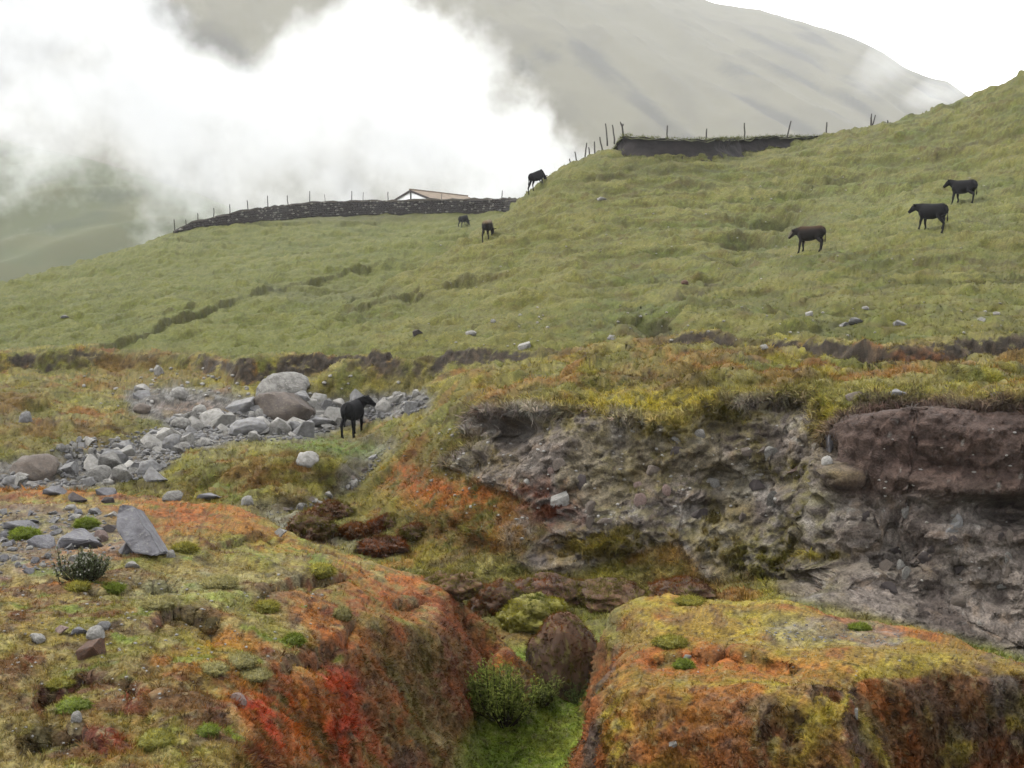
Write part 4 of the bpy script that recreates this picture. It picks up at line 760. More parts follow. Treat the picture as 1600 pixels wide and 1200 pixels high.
pebbles('scattered_chips', [([(0, 880), (520, 900), (480, 1000), (100, 1190), (0, 1190)], 160, 3, 7), ([(700, 480), (1580, 470), (1580, 520), (900, 540), (620, 545)], 60, 3, 6), ([(880, 680), (1270, 660), (1240, 820), (900, 820)], 60, 3, 8), ([(1320, 680), (1590, 660), (1590, 960), (1350, 900)], 36, 3, 7), ([(980, 960), (1560, 1000), (1330, 1060), (980, 1050)], 40, 2, 5), ([(560, 330), (800, 400), (1200, 260), (1580, 240), (1580, 460), (700, 460)], 60, 2, 4), ([(100, 570), (700, 590), (640, 610), (150, 640)], 60, 4, 9), ([(620, 660), (860, 660), (860, 860), (640, 800)], 70, 3, 8)], SM['pale'], 53)
# ------------------------------------------------------------------ stone wall, earth bank, fence posts, house
def ridge_hit(px, py):
    for k in range(0, 40):
        loc, n = hit(px, py + k, 104 if px > 600 else 0)
        if loc is not None: return loc
    return Vector(P(px, py, 128))
WALLP = [(272, 361, 1), (285, 359, 5), (300, 357, 9), (325, 354, 12), (350, 351, 15), (375, 348, 17), (400, 346, 19), (450, 342, 22), (500, 338, 22), (560, 336, 21), (620, 335, 21), (680, 333, 21), (740, 332, 20), (790, 330, 19), (830, 330, 19)]
wb = []
for px, py, hpx in WALLP:
    l = ridge_hit(px, py); wb.append((l.x, l.y, l.z, hpx * l.y / F))
wb = np.array(wb); seg = np.r_[0, np.cumsum(np.linalg.norm(np.diff(wb[:, :2], axis=0), axis=1))]; WL = seg[-1]
def wall_at(s): return [np.interp(s, seg, wb[:, i]) for i in range(4)]
wroot = bpy.data.objects.new('stone_wall', None); COL.objects.link(wroot); c0 = wall_at(WL / 2); wroot.location = (c0[0], c0[1], c0[2]); tag(wroot, 'long dry stone wall running along the left hill crest', 'wall')
def rel(v): return [(p[0] - c0[0], p[1] - c0[1], p[2] - c0[2]) for p in v]
ns = 90; VV, FF = [], []
for i in range(ns + 1):
    X, Y, Zb, h = wall_at(WL * i / ns); j = .12 * math.sin(i * 1.7) + .08 * math.sin(i * .61)
    for (dy, dz) in ((-.28, -.6), (-.26, h * .97 - .06 + j * .3), (.26, h * .97 - .06 + j * .3), (.28, -.6)): VV.append((X, Y + dy, Zb + dz))
for i in range(ns):
    for k in range(3): FF.append((i * 4 + k, i * 4 + k + 1, i * 4 + k + 5, i * 4 + k + 4))
mesh_obj('earth_core', rel(VV), FF, simple_mat('wall_earth', pal(82, 74, 70), nscale=3, namp=.4), False, wroot)
VV, FF = [], []
for i in range(ns + 1):
    X, Y, Zb, h = wall_at(WL * i / ns); j = .12 * math.sin(i * 1.7) + .08 * math.sin(i * .61) + random.uniform(-.06, .06)
    for (dy, dz) in ((-.42, h * .97 - .12), (-.36, h + j * .5 + .02), (0, h + .12 + j * .5), (.36, h + j * .5 + .02), (.42, h * .97 - .12)): VV.append((X, Y + dy + random.uniform(-.03, .03), Zb + dz))
for i in range(ns):
    for k in range(4): FF.append((i * 5 + k, i * 5 + k + 1, i * 5 + k + 6, i * 5 + k + 5))
mesh_obj('turf_cap', rel(VV), FF, simple_mat('wall_turf', pal(84, 76, 62), nscale=4, namp=.4), True, wroot)
base = stone_mesh(77, 1, 5, .1); bv = np.array([tuple(v.co) for v in base.vertices]); bf = np.array([tuple(p.vertices) for p in base.polygons]); LT, DKs = [], []
s = .1
for side in (0,):
    zc = 0
    for row in range(8):
        s = random.uniform(0, .3)
        while s < WL:
            L_ = random.uniform(.26, .5); X, Y, Zb, h = wall_at(s + L_ / 2); hh = .24
            if (row + .5) * hh < h - .05:
                q = bv * np.array([L_ * .96, .4, hh * random.uniform(.8, 1.0)]); dest = LT if random.random() < .15 else DKs
                dest.append(q + np.array([X, Y - .26 + random.uniform(-.06, .04), Zb + (row + .5) * hh + random.uniform(-.04, .04)]))
            s += L_
for lst, nm, mt in ((LT, 'pale_stones', simple_mat('wall_pale_stone', pal(186, 180, 168), nscale=4, namp=.35)), (DKs, 'dark_stones', simple_mat('wall_dark_stone', pal(104, 96, 92), nscale=2.2, namp=.45))):
    v = np.concatenate(lst) - np.array(c0[:3]); f = np.concatenate([bf + i * len(bv) for i in range(len(lst))]); tag(mesh_obj(nm, v, f.tolist(), mt, True, wroot), kind='stuff')

# earth bank on the right ridge : dark cut face, grassy top
BK = [(1300, 212, 1), (1270, 217, 5), (1240, 223, 11), (1200, 231, 18), (1160, 238, 22), (1120, 243, 24), (1080, 246, 26), (1040, 246, 27), (1000, 243, 27), (975, 240, 26)]
bk = []
for px, py, hpx in BK:
    l, _ = hit(px, py); l = l if l is not None else Vector(P(px, py, 85)); bk.append((l.x, l.y + .5, l.z, hpx * 85 / F))
cx, cyy, cz_, ch = bk[-1]
for k, (px, d_, h_) in enumerate([(952, 87, 1.0), (932, 89, .85), (915, 91, .7), (900, 94, .5), (885, 97, .3)]):
    gx = (px - 800) / F * d_; l, _ = drop(gx, d_); bk.append((gx, d_, l.z, h_))
bk = np.array(bk); sg = np.r_[0, np.cumsum(np.linalg.norm(np.diff(bk[:, :2], axis=0), axis=1))]; BL = sg[-1]; nb = 160
broot = bpy.data.objects.new('earth_bank', None); COL.objects.link(broot); broot.location = tuple(bk[8][:3]); tag(broot, 'dark earth bank with grassy top below the fence on the right ridge', 'bank')
bo = bk[8][:3]; fv, ff, gv, gf = [], [], [], []; cen = np.array([(1150 - 800) / F * 93, 93])
for i in range(nb + 1):
    s = BL * i / nb; X, Y, Zb, h = [np.interp(s, sg, bk[:, k]) for k in range(4)]; a = [np.interp(min(BL, s + .2), sg, bk[:, k]) - np.interp(max(0, s - .2), sg, bk[:, k]) for k in (0, 1)]; ln = math.hypot(*a); nx, ny = -a[1] / ln, a[0] / ln
    if (cen[0] - X) * nx + (cen[1] - Y) * ny > 0: nx, ny = -nx, -ny          # outward = away from the enclosure
    for k in range(9):
        w = k / 8; j = .30 * mnoise.fractal(Vector((s * .55, w * 2.2, 3)), 1, 2, 4); o_ = .95 * (1 - w) ** 2 + j - .16 * math.sin(w * 3.1)
        fv.append((X + nx * o_ - bo[0], Y + ny * o_ - bo[1], Zb - .5 + (h + .5) * w + w * .16 * mnoise.fractal(Vector((s * .8, 1, 3)), 1, 2, 4) - bo[2]))
    for k in range(6):
        w = k / 5; j = .10 * mnoise.fractal(Vector((s * 1.7, w * 2, 8)), 1, 2, 4)
        o_ = .14 - 1.6 * w; gv.append((X + nx * o_ - bo[0], Y + ny * o_ - bo[1], Zb + h + .16 * mnoise.fractal(Vector((s * .8, 1, 3)), 1, 2, 4) + (.02 if k else -.14) + j - .25 * w * w - bo[2]))
for i in range(nb):
    for k in range(8): ff.append((i * 9 + k, (i + 1) * 9 + k, (i + 1) * 9 + k + 1, i * 9 + k + 1))
    for k in range(5): gf.append((i * 6 + k, (i + 1) * 6 + k, (i + 1) * 6 + k + 1, i * 6 + k + 1))
mesh_obj('soil_face', fv, ff, simple_mat('bank_soil', pal(58, 50, 48), nscale=2.0, namp=.35, bump=.15), True, broot)
mesh_obj('grass_top', gv, gf, simple_mat('bank_grass', pal(122, 124, 82), nscale=5, namp=.4, bump=.1), True, broot)

def tube(path, radii, seg=7, cap=True):
    v, f = [], []; n = len(path); path = [Vector(p) for p in path]
    for i, p in enumerate(path):
        t = (path[min(i + 1, n - 1)] - path[max(i - 1, 0)]).normalized(); a = t.orthogonal().normalized() if i == 0 else (a - t * a.dot(t)).normalized(); b = t.cross(a)
        for k in range(seg): q = 2 * math.pi * k / seg; v.append(p + (a * math.cos(q) + b * math.sin(q)) * radii[i])
    for i in range(n - 1):
        for k in range(seg): f.append((i * seg + k, i * seg + (k + 1) % seg, (i + 1) * seg + (k + 1) % seg, (i + 1) * seg + k))
    if cap: f.append(tuple(range(seg))[::-1]); f.append(tuple(range((n - 1) * seg, n * seg)))
    return v, f
pm = simple_mat('weathered_wood', pal(96, 90, 84), nscale=9, namp=.4)
def post(base, top, rad, label, group, fork=None):
    b = Vector(base); t = Vector(top); m = (b + t) / 2 + Vector((random.uniform(-.03, .03), 0, 0)); n = 5; r = random.Random(label)
    pth = [b + Vector((0, 0, -.35))] + [b.lerp(t, k / 4) + Vector((r.uniform(-.02, .02), r.uniform(-.02, .02), 0)) for k in range(5)]
    v, f = tube([p - b for p in pth], [rad * q for q in (1.1, 1.1, 1.0, .95, .92, .85)])
    if fork:
        for (fx, fz, st) in fork:
            a = b.lerp(t, st); e = a + Vector((fx, 0, fz)); v2, f2 = tube([a - b, a.lerp(e, .5) - b + Vector((fx * .12, 0, 0)), e - b], [rad * .8, rad * .7, rad * .55]); f += [tuple(i + len(v) for i in q) for q in f2]; v += v2
    o = mesh_obj('fence_post', v, f, pm); o.location = b; return tag(o, label, 'fence post', group)
ORD = ['first', 'second', 'third', 'fourth', 'fifth', 'sixth', 'seventh', 'eighth', 'ninth', 'tenth', 'eleventh', 'twelfth', 'thirteenth', 'fourteenth', 'fifteenth', 'sixteenth', 'seventeenth']
for i, (bx, by, tx, ty) in enumerate([(277, 354, 276, 343), (295, 347, 294.5, 339), (313, 342, 313, 331), (338, 337, 338, 324), (363, 332, 363, 319), (391, 327, 390, 313), (422, 322, 421.5, 305), (453, 318, 452, 304), (487, 316, 487, 299), (511, 316, 510, 304), (552, 315, 552, 299), (569, 313, 570, 300), (608, 312, 608, 299), (691, 312, 691, 303), (737, 313, 737, 309.5), (784, 312, 785, 298)]):
    s_ = np.interp((bx - 800) / F, wb[:, 0] / wb[:, 1], seg); X, Y, Zb, h = wall_at(s_); d_ = Y + .15; zt = P(bx, by, d_)[2]; zz = min(zt, Zb + h + .1) if i else zt; Bq = ((bx - 800) / F * d_, d_, zz - .1); ht = (by - ty) * d_ / F
    post(Bq, (Bq[0] + (tx - bx) * d_ / F, d_, zz + ht), .055 if i not in (9, 11, 13) else .035, f'{ORD[i]} weathered fence post from the left end of the stone wall', 'fence posts along the stone wall')
for i, (bx, by, tx, ty, d_, fk) in enumerate([(891, 254, 890, 248, 100, 0), (902, 254, 898, 237, 98, 0), (914, 242, 917, 223, 95, 0), (921, 242, 920, 230, 93, 0), (929.5, 234, 929, 221, 92, 0), (941, 231, 937, 214, 90.5, 0), (949, 218, 946, 193, 88.5, 0), (960, 215, 957, 195, 87, 0), (975, 216, 971, 193, 86, 1), (1042, 220, 1043, 196, 86.5, 0), (1103, 222, 1104, 201, 87, 0), (1164, 219, 1163, 192, 87.5, 0), (1229, 216, 1236, 189, 88, 0), (1291, 212, 1292, 191, 88.5, 0), (1361, 201, 1361, 184, 87, 2), (1387, 195, 1387, 188, 87, 0)]):
    b_ = P(bx, by, d_); t_ = P(tx, ty, d_); gz = drop(b_[0], b_[1])[0].z
    lab = {8: 'forked fence post at the corner of the earth bank', 14: 'V-shaped double fence post near the right end of the earth bank', 12: 'fence post leaning right on the earth bank', 15: 'short stub fence post, last on the right ridge'}.get(i, f'{ORD[i]} fence post from the left on the right ridge')
    fork = {1: [(-.12, .33, .85), (.12, .22, .8)], 2: [(.32, 1.05, .15), (.04, .42, .9)]}.get(fk)
    post((b_[0], b_[1], b_[2] - .15), t_, .06 if fk == 0 else .075, lab, 'fence posts on the right ridge', fork)

# house behind the stone wall
HD = 150.0; ap = P(641, 296.5, HD); ang = math.radians(50); rdir = Vector((math.cos(ang), math.sin(ang), 0)); gdir = Vector((math.sin(ang), -math.cos(ang), 0)); hw, rl, rise = 5.0, 11.4, 1.75
hroot = bpy.data.objects.new('farmhouse', None); COL.objects.link(hroot); hz = drop(ap[0], ap[1])[0].z; hroot.location = (ap[0], ap[1], hz); tag(hroot, 'white farmhouse with low tan tiled gable roof behind the stone wall', 'house')
zr = ap[2] - hz; ze = zr - rise
def hp(r, g, zz): q = rdir * r + gdir * g; return (q.x, q.y, zz)
wm = simple_mat('whitewash', pal(244, 244, 242) * 3.2, nscale=1.5, namp=.08); tm = simple_mat('roof_tile', pal(188, 168, 146), nscale=1.2, namp=.22); bm_ = simple_mat('dark_timber', pal(84, 74, 72), nscale=5, namp=.3)
gy = hw - .45; zw = zr - rise * gy / hw - .12
v = [hp(.16, -gy, -.8), hp(.16, gy, -.8), hp(.16, gy, zw), hp(.16, 0, zr - .14), hp(.16, -gy, zw), hp(rl - .5, -gy, -.8), hp(rl - .5, gy, -.8), hp(rl - .5, gy, zw), hp(rl - .5, 0, zr - .14), hp(rl - .5, -gy, zw)]
mesh_obj('wall', v, [(0, 1, 2, 3, 4), (9, 8, 7, 6, 5), (1, 6, 7, 2), (0, 4, 9, 5)], wm, False, hroot)
def plank(a, b, w, t, name, mat, par):       # a board from a to b
    a, b = Vector(a), Vector(b); d = (b - a).normalized(); s_ = d.cross(Vector((0, 0, 1))); s_ = s_.normalized() if s_.length > .1 else rdir.copy(); u = s_.cross(d); v = []
    for p in (a, b):
        for i, j in ((-1, -1), (1, -1), (1, 1), (-1, 1)): v.append(p + s_ * (i * t / 2) + u * (j * w / 2))
    return mesh_obj(name, v, [(0, 3, 2, 1), (4, 5, 6, 7), (0, 1, 5, 4), (1, 2, 6, 5), (2, 3, 7, 6), (3, 0, 4, 7)], mat, False, par)
for sgn in (-1, 1):
    v, f = [], []; nt = 24
    for i in range(nt * 2 + 1):               # pan-tile ribs along the slope
        r = rl * i / (nt * 2) ; lift = .05 if i % 2 else 0.0
        cut = 0.0 if r < rl - 1.6 else (r - (rl - 1.6)) * .0
        for g, zz in ((0.0, zr), (hw * .5, zr - rise * .5), (hw, ze)):
            v.append(hp(r, sgn * g, zz + lift)); v.append(hp(r, sgn * g, zz - .12))
    for i in range(nt * 2):
        for k in range(2): a = i * 6 + k * 2; f.append((a, a + 2, a + 8, a + 6)); f.append((a + 1, a + 7, a + 9, a + 3))
        a = i * 6; f.append((a + 4, a + 5, a + 11, a + 10)); 
    f += [(0, 1, 3, 2), (2, 3, 5, 4)]; e = nt * 12; f += [(e, e + 2, e + 3, e + 1), (e + 2, e + 4, e + 5, e + 3)]
    mesh_obj('roof_slope', v, f, tm, False, hroot)
    plank(hp(-.04, 0, zr - .16), hp(-.04, sgn * (hw + .02), ze - .16), .26, .1, 'barge_board', bm_, hroot)
plank(hp(-.1, 0, zr + .06), hp(rl + .1, 0, zr + .06), .16, .3, 'ridge_cap', tm, hroot)
plank(hp(.08, 0, zr - .2), hp(.08, 0, -.5), .16, .12, 'king_post', bm_, hroot)
plank(hp(.07, -gy * .9, ze + .32), hp(.07, gy * .9, ze + .32), .13, .08, 'tie_beam', bm_, hroot)

FR = []      # grass fringe of the bank : (position, up)
for i in range(1500):
    s_ = BL * random.random(); X, Y, Zb, h = [np.interp(s_, sg, bk[:, k]) for k in range(4)]
    if i % 2: FR.append((X + random.uniform(-.1, .1), Y + random.uniform(-.25, .1), Zb + h + random.uniform(-.05, .08), 1))
    else:
        q = drop(X + random.uniform(-.1, .1), Y - random.uniform(.3, 1.3))[0]; FR.append((q.x, q.y, q.z, 0))
# ------------------------------------------------------------------ cattle : each body one continuous skin
def ring_chain(bm, chain, seg=14):
    """chain of (centre, half width sideways, half height) lofted along its path"""
    n = len(chain); rings = []
    for i, (c, rw, rh) in enumerate(chain):
        c = Vector(c); t = (Vector(chain[min(i + 1, n - 1)][0]) - Vector(chain[max(i - 1, 0)][0])).normalized()
        s = t.cross(Vector((0, 0, 1))); s = Vector((0, 1, 0)) if s.length < .25 else s.normalized()
        if i == 0: s0 = s
        elif s.dot(s0) < 0: s = -s
        s0 = s; u = s.cross(t)
        rings.append([bm.verts.new(c + s * rw * math.cos(2 * math.pi * k / seg) + u * rh * math.sin(2 * math.pi * k / seg)) for k in range(seg)])
    for a, b in zip(rings[:-1], rings[1:]):
        for k in range(seg): bm.faces.new((a[k], a[(k + 1) % seg], b[(k + 1) % seg], b[k]))
    bm.faces.new(rings[0][::-1]); bm.faces.new(rings[-1])
def coat(name, main, back, face=None, legs=None):
    m_, n_, l_, b_ = mat_base(name, .75, .05); v_ = n_.new('ShaderNodeVertexColor'); v_.layer_name = 'tint'
    t_ = n_.new('ShaderNodeTexNoise'); t_.inputs['Scale'].default_value = 26; t_.inputs['Detail'].default_value = 3; g_ = n_.new('ShaderNodeTexCoord'); l_.new(g_.outputs['Object'], t_.inputs['Vector'])
    r_ = n_.new('ShaderNodeMapRange'); r_.inputs[3].default_value = .6; r_.inputs[4].default_value = 1.4; l_.new(t_.outputs['Fac'], r_.inputs[0])
    s_ = n_.new('ShaderNodeVectorMath'); s_.operation = 'SCALE'; l_.new(v_.outputs['Color'], s_.inputs[0]); l_.new(r_.outputs[0], s_.inputs['Scale']); l_.new(s_.outputs[0], b_.inputs['Base Color'])
    return m_
COAT = coat('cattle_coat', None, None)
BLK, BRN_, PALE_ = np.array((.003, .0028, .003)), np.array((.045, .022, .010)), np.array((.2, .17, .13))
def cow(px, py, heading, size, neck, head, label, back=None, face=None, mind=0.0, gait=0.0):
    """heading: degrees, 0 = to the right, 90 = away. neck / head: offsets from the withers / poll, in the cow's own frame (forward, left, up)"""
    k_ = 0
    loc, _ = hit(px, py, mind)
    while loc is None: k_ += 1; loc, _ = hit(px, py + k_, mind)
    th = math.radians(heading); fw = Vector((math.cos(th), math.sin(th), 0)); lf = Vector((-math.sin(th), math.cos(th), 0))
    def wp(f, l): return loc + fw * f * size + lf * l * size
    feet = {}
    for nm, f, l in (('fl', .52 + .07 * gait, .17), ('fr', .50 - .09 * gait, -.17), ('hl', -.56 - .10 * gait, .18), ('hr', -.52 + .12 * gait, -.18)):
        q = wp(f, l); feet[nm] = (f, l, (drop(q.x, q.y)[0].z - loc.z) / size)
    gf = (feet['fl'][2] + feet['fr'][2]) / 2; gh = (feet['hl'][2] + feet['hr'][2]) / 2; gm_ = (gf + gh) / 2; pit_ = (gf - gh) / 1.06 * .45
    def B(f, l, z): return (f, l, z + gm_ + pit_ * f)
    bm = bmesh.new()
    ring_chain(bm, [(B(-.77, 0, 1.08), .08, .08), (B(-.74, 0, 1.05), .19, .19), (B(-.66, 0, 1.02), .255, .27), (B(-.50, 0, .99), .275, .31), (B(-.28, 0, .94), .285, .34), (B(-.03, 0, .90), .32, .375), (B(.18, 0, .90), .31, .385), (B(.38, 0, .92), .255, .375), (B(.53, 0, .94), .21, .34), (B(.64, 0, .95), .155, .26), (B(.71, 0, .96), .07, .14)], 18)
    w0 = Vector(B(.50, 0, 1.04)); nk = Vector(neck); hd = Vector(head).normalized(); p1 = w0 + nk
    ring_chain(bm, [(w0 - nk.normalized() * .16, .18, .27), (w0 + nk * .15, .165, .26), (w0 + nk * .45, .14, .22), (w0 + nk * .75, .125, .185), (p1, .12, .155), (p1 + hd * .05, .10, .12)], 14)
    ring_chain(bm, [(p1 - hd * .10, .07, .07), (p1 - hd * .05, .12, .12), (p1 + hd * .06, .135, .15), (p1 + hd * .16, .12, .14), (p1 + hd * .26, .095, .11), (p1 + hd * .34, .085, .09), (p1 + hd * .40, .088, .085), (p1 + hd * .44, .06, .06)], 14)
    sd_ = hd.cross(Vector((0, 0, 1))).normalized(); upv = sd_.cross(hd)
    for s in (-1, 1):
        e0 = p1 + sd_ * s * .09 + upv * .06 - hd * .02; ring_chain(bm, [(e0, .03, .028), (e0 + sd_ * s * .08 + upv * .04, .06, .04), (e0 + sd_ * s * .17 + upv * .04, .05, .035), (e0 + sd_ * s * .22 + upv * .01, .02, .02)], 8)
    for nm, (f, l, g) in feet.items():
        s = 1 if l > 0 else -1
        if nm[0] == 'f':
            sh = Vector(B(.46, s * .16, .76)); kn = Vector((f * .5 + .48 * .5 + .01, l * .92, 0)); kn.z = (sh.z + g) * .44 + g * .12
            ring_chain(bm, [(sh + Vector((-.02, 0, .16)), .10, .16), (sh, .095, .14), (sh + Vector((0, 0, -.18)), .075, .09), (kn + Vector((0, 0, .05)), .060, .066), (kn, .062, .068), (kn + Vector((.0, 0, -.06)), .05, .054), (Vector((f, l, g + .13)), .044, .046), (Vector((f + .01, l, g + .08)), .045, .048), (Vector((f + .03, l, g + .02)), .055, .062), (Vector((f + .03, l, g - .05)), .055, .062)], 10)
        else:
            hp_ = Vector(B(-.54, s * .15, .92)); st = Vector(B(-.44, s * .17, .66)); hk = Vector((f - .10, l, g + .46)); 
            ring_chain(bm, [(hp_, .13, .20), (hp_.lerp(st, .55), .12, .17), (st, .095, .12), (st.lerp(hk, .5), .078, .095), (hk + Vector((0.01, 0, .03)), .056, .07), (hk, .055, .068), (hk + Vector((.02, 0, -.09)), .049, .054), (Vector((f - .05, l, g + .14)), .044, .047), (Vector((f - .03, l, g + .08)), .046, .05), (Vector((f, l, g + .02)), .056, .062), (Vector((f, l, g - .05)), .056, .062)], 10)
    ring_chain(bm, [(B(-.70, 0, 1.20), .035, .035), (B(-.80, 0, 1.12), .03, .03), (B(-.83, .01, .92), .026, .026), (B(-.82, .02, .68), .026, .026), (B(-.82, .03, .52), .045, .045), (B(-.82, .03, .40), .03, .03)], 8)
    me = bpy.data.meshes.new('cow'); bm.to_mesh(me); bm.free(); tmp = bpy.data.objects.new('tmp', me); COL.objects.link(tmp)
    rm = tmp.modifiers.new('r', 'REMESH'); rm.mode = 'VOXEL'; rm.voxel_size = .018 if loc.y < 40 else .028; sm_ = tmp.modifiers.new('s', 'SMOOTH'); sm_.iterations = 3; sm_.factor = .5
    fin = bpy.data.meshes.new_from_object(tmp.evaluated_get(bpy.context.evaluated_depsgraph_get())); bpy.data.objects.remove(tmp)
    co = np.empty(len(fin.vertices) * 3, np.float32); fin.vertices.foreach_get('co', co); co = co.reshape(-1, 3)
    c = np.tile(BLK, (len(co), 1)); zl = co[:, 2] - gm_ - pit_ * co[:, 0]
    w = sstep(.9, 1.0, zl)[:, None] * 0
    if back is not None:
        w = (sstep(1.02, 1.22, zl) * sstep(.75, .45, co[:, 0]))[:, None]; c = c * (1 - w) + back * w; c += np.array((.002, .001, .0))
    if face is not None:
        tt = (co - np.array(p1)) @ np.array(hd); w = (sstep(.02, .1, tt) * (np.linalg.norm(co - np.array(p1), axis=1) < .62) * (((co - np.array(p1)) @ np.array(upv)) > .0))[:, None]; c = c * (1 - w) + face * w
    ca = fin.color_attributes.new('tint', 'FLOAT_COLOR', 'POINT'); ca.data.foreach_set('color', np.c_[c, np.ones(len(c))].astype(np.float32).ravel())
    fin.polygons.foreach_set('use_smooth', np.ones(len(fin.polygons), dtype=bool)); fin.materials.clear(); fin.materials.append(COAT); fin.name = 'cow'
    o = bpy.data.objects.new('cow', fin); COL.objects.link(o); o.location = loc; o.rotation_euler = (0, 0, th); o.scale = (size,) * 3
    return tag(o, label, 'cow', 'grazing cattle')
cow(552, 682, 78, .82, (.20, -.26, .24), (.10, -.86, -.58), 'black cow standing by the stream rubble, head turned to the side', gait=.8)
cow(1505, 318, 124, .90, (.34, .06, .20), (.60, .30, -.60), 'black cow higher of the two on the right of the slope', gait=.9)
cow(1456, 361, 128, .90, (.36, .08, .12), (.60, .30, -.60), 'black cow lower of the two on the right of the slope', gait=.7)
cow(1266, 391, 138, .90, (.40, .05, .0), (.56, .20, -.72), 'dark cow with brownish back beside the hollow on the slope', back=BRN_ * .4, face=PALE_ * .3, gait=.3)
cow(838, 293, 42, .86, (.38, 0, -.26), (.55, 0, -.75), 'black cow grazing on the skyline of the spur', gait=.5)
cow(762, 367, 76, .86, (.34, -.10, -.42), (.45, 0, -.80), 'dark cow with tan back grazing on the spur slope', back=np.array((.07, .05, .03)), gait=.6)
cow(724, 355, 56, .95, (.34, -.05, -.42), (.45, 0, -.80), 'dark grazing cow just below the stone wall', mind=80, gait=.4)
# ------------------------------------------------------------------ plants
def leaf_mat(name, c1, c2, rough=.8):
    m_, n_, l_, b_ = mat_base(name, rough, .3); oi = n_.new('ShaderNodeNewGeometry'); r_ = n_.new('ShaderNodeMix'); r_.data_type = 'RGBA'; l_.new(oi.outputs['Random Per Island'], r_.inputs[0]); r_.inputs[6].default_value = (*c1, 1); r_.inputs[7].default_value = (*c2, 1); df = n_.new('ShaderNodeBsdfDiffuse'); tl = n_.new('ShaderNodeBsdfTranslucent'); mx = n_.new('ShaderNodeMixShader'); mx.inputs[0].default_value = .45
    l_.new(r_.outputs[2], df.inputs['Color']); l_.new(r_.outputs[2], tl.inputs['Color']); l_.new(df.outputs[0], mx.inputs[1]); l_.new(tl.outputs[0], mx.inputs[2]); l_.new(mx.outputs[0], [k for k in n_ if k.type == 'OUTPUT_MATERIAL'][0].inputs['Surface']); n_.remove(b_); return m_
def leaf_quad(V, Fc, p, d, up_, L, w):
    d = d.normalized(); s = d.cross(up_); s = s.normalized() if s.length > .01 else Vector((1, 0, 0)); n = s.cross(d); k = len(V)
    V += [p, p + d * L * .35 + s * w * .5, p + d * L * .4 - s * w * .5, p + d * L * .38 + n * w * .18, p + d * L - n * L * .08]
    Fc += [(k, k + 1, k + 3), (k, k + 3, k + 2), (k + 1, k + 4, k + 3), (k + 3, k + 4, k + 2)]
def shrub(name, px, py, w_px, h_px, nst, nl, L, wd, mats, stem, label, seed, lean=(0, 0), mind=0, flowers=0):
    loc, _ = hit(px, py, mind); d = loc.y; W_m, H_m = w_px * d / F, h_px * d / F; r = random.Random(seed)
    root = bpy.data.objects.new(name, None); COL.objects.link(root); root.location = loc; tag(root, label, 'shrub')
    SV, SF, LV, LF, FV, FF_ = [], [], [], [], [], []; clumps = [(r.uniform(-.34, .34), r.uniform(-.28, .28), r.uniform(.4, 1.08)) for _ in range(9)]
    for i in range(nst):
        a = r.uniform(0, 6.283); q = math.sqrt(r.random()); cl = clumps[i % len(clumps)]; ex = Vector((cl[0] * W_m + math.cos(a) * q * W_m * .26, cl[1] * W_m + math.sin(a) * q * W_m * .26, H_m * cl[2] * (1 - .35 * q * q) * r.uniform(.72, 1.08)))
        b = Vector((ex.x * .25, ex.y * .25, -.03)); m_ = b.lerp(ex, .5) + Vector((ex.x * .22, ex.y * .22, -.02)); v, f = tube([b, m_, ex], [.006, .004, .002], 4, False); SF += [tuple(k + len(SV) for k in z) for z in f]; SV += v
        for j in range(nl):
            t = r.uniform(.22, 1.0) ** .8; p = (b.lerp(m_, t * 2) if t < .5 else m_.lerp(ex, t * 2 - 1)) + Vector((r.gauss(0, 1), r.gauss(0, 1), r.gauss(0, 1))) * L * .35; dr = Vector((r.gauss(0, 1) + ex.x / W_m, r.gauss(0, 1) + ex.y / W_m, r.uniform(.1, 1.3)))
            leaf_quad(LV, LF, p, dr, Vector((0, 0, 1)), L * r.uniform(.6, 1.2), wd * r.uniform(.7, 1.2))
        for j in range(flowers): p = m_.lerp(ex, r.uniform(.5, 1)) + Vector((r.gauss(0, .02), r.gauss(0, .02), r.gauss(0, .02))); leaf_quad(FV, FF_, p, Vector((r.gauss(0, 1), r.gauss(0, 1), 1)), Vector((0, 1, 0)), .016, .016)
    mesh_obj('stems', SV, SF, stem, True, root); tag(mesh_obj('foliage', LV, LF, mats[0], True, root), kind='stuff')
    if flowers: tag(mesh_obj('seed_heads', FV, FF_, mats[1], True, root), kind='stuff')
    return root
STEM = simple_mat('shrub_stem', pal(74, 62, 46))
shrub('leafy_shrub', 790, 1128, 116, 118, 95, 46, .050, .017, [leaf_mat('shrub_leaf', pal(186, 196, 92) * 1.4, pal(96, 116, 48) * 1.1)], STEM, 'dense green leafy shrub in the gully against the left bank', 3)
shrub('leafy_shrub', 846, 1100, 56, 50, 34, 30, .045, .016, [leaf_mat('shrub_leaf_b', pal(184, 190, 104) * 1.4, pal(88, 104, 50) * 1.1)], STEM, 'small leafy shrub between the big shrub and the mossy boulder', 4)
shrub('leafy_shrub', 905, 1096, 70, 34, 30, 26, .032, .010, [leaf_mat('shrub_leaf_c', pal(122, 136, 74) * 1.4, pal(72, 90, 44) * 1.4)], STEM, 'low dark herb growth at the foot of the tall gully boulder', 5)
shrub('heath_shrub', 128, 906, 100, 56, 80, 52, .024, .013, [leaf_mat('heath_leaf', pal(150, 158, 116) * 1.3, pal(76, 86, 56) * 1.3), simple_mat('heath_flower', pal(226, 222, 204))], STEM, 'straggly grey-green heath shrub with pale seed heads before the flat slab', 6, flowers=3)
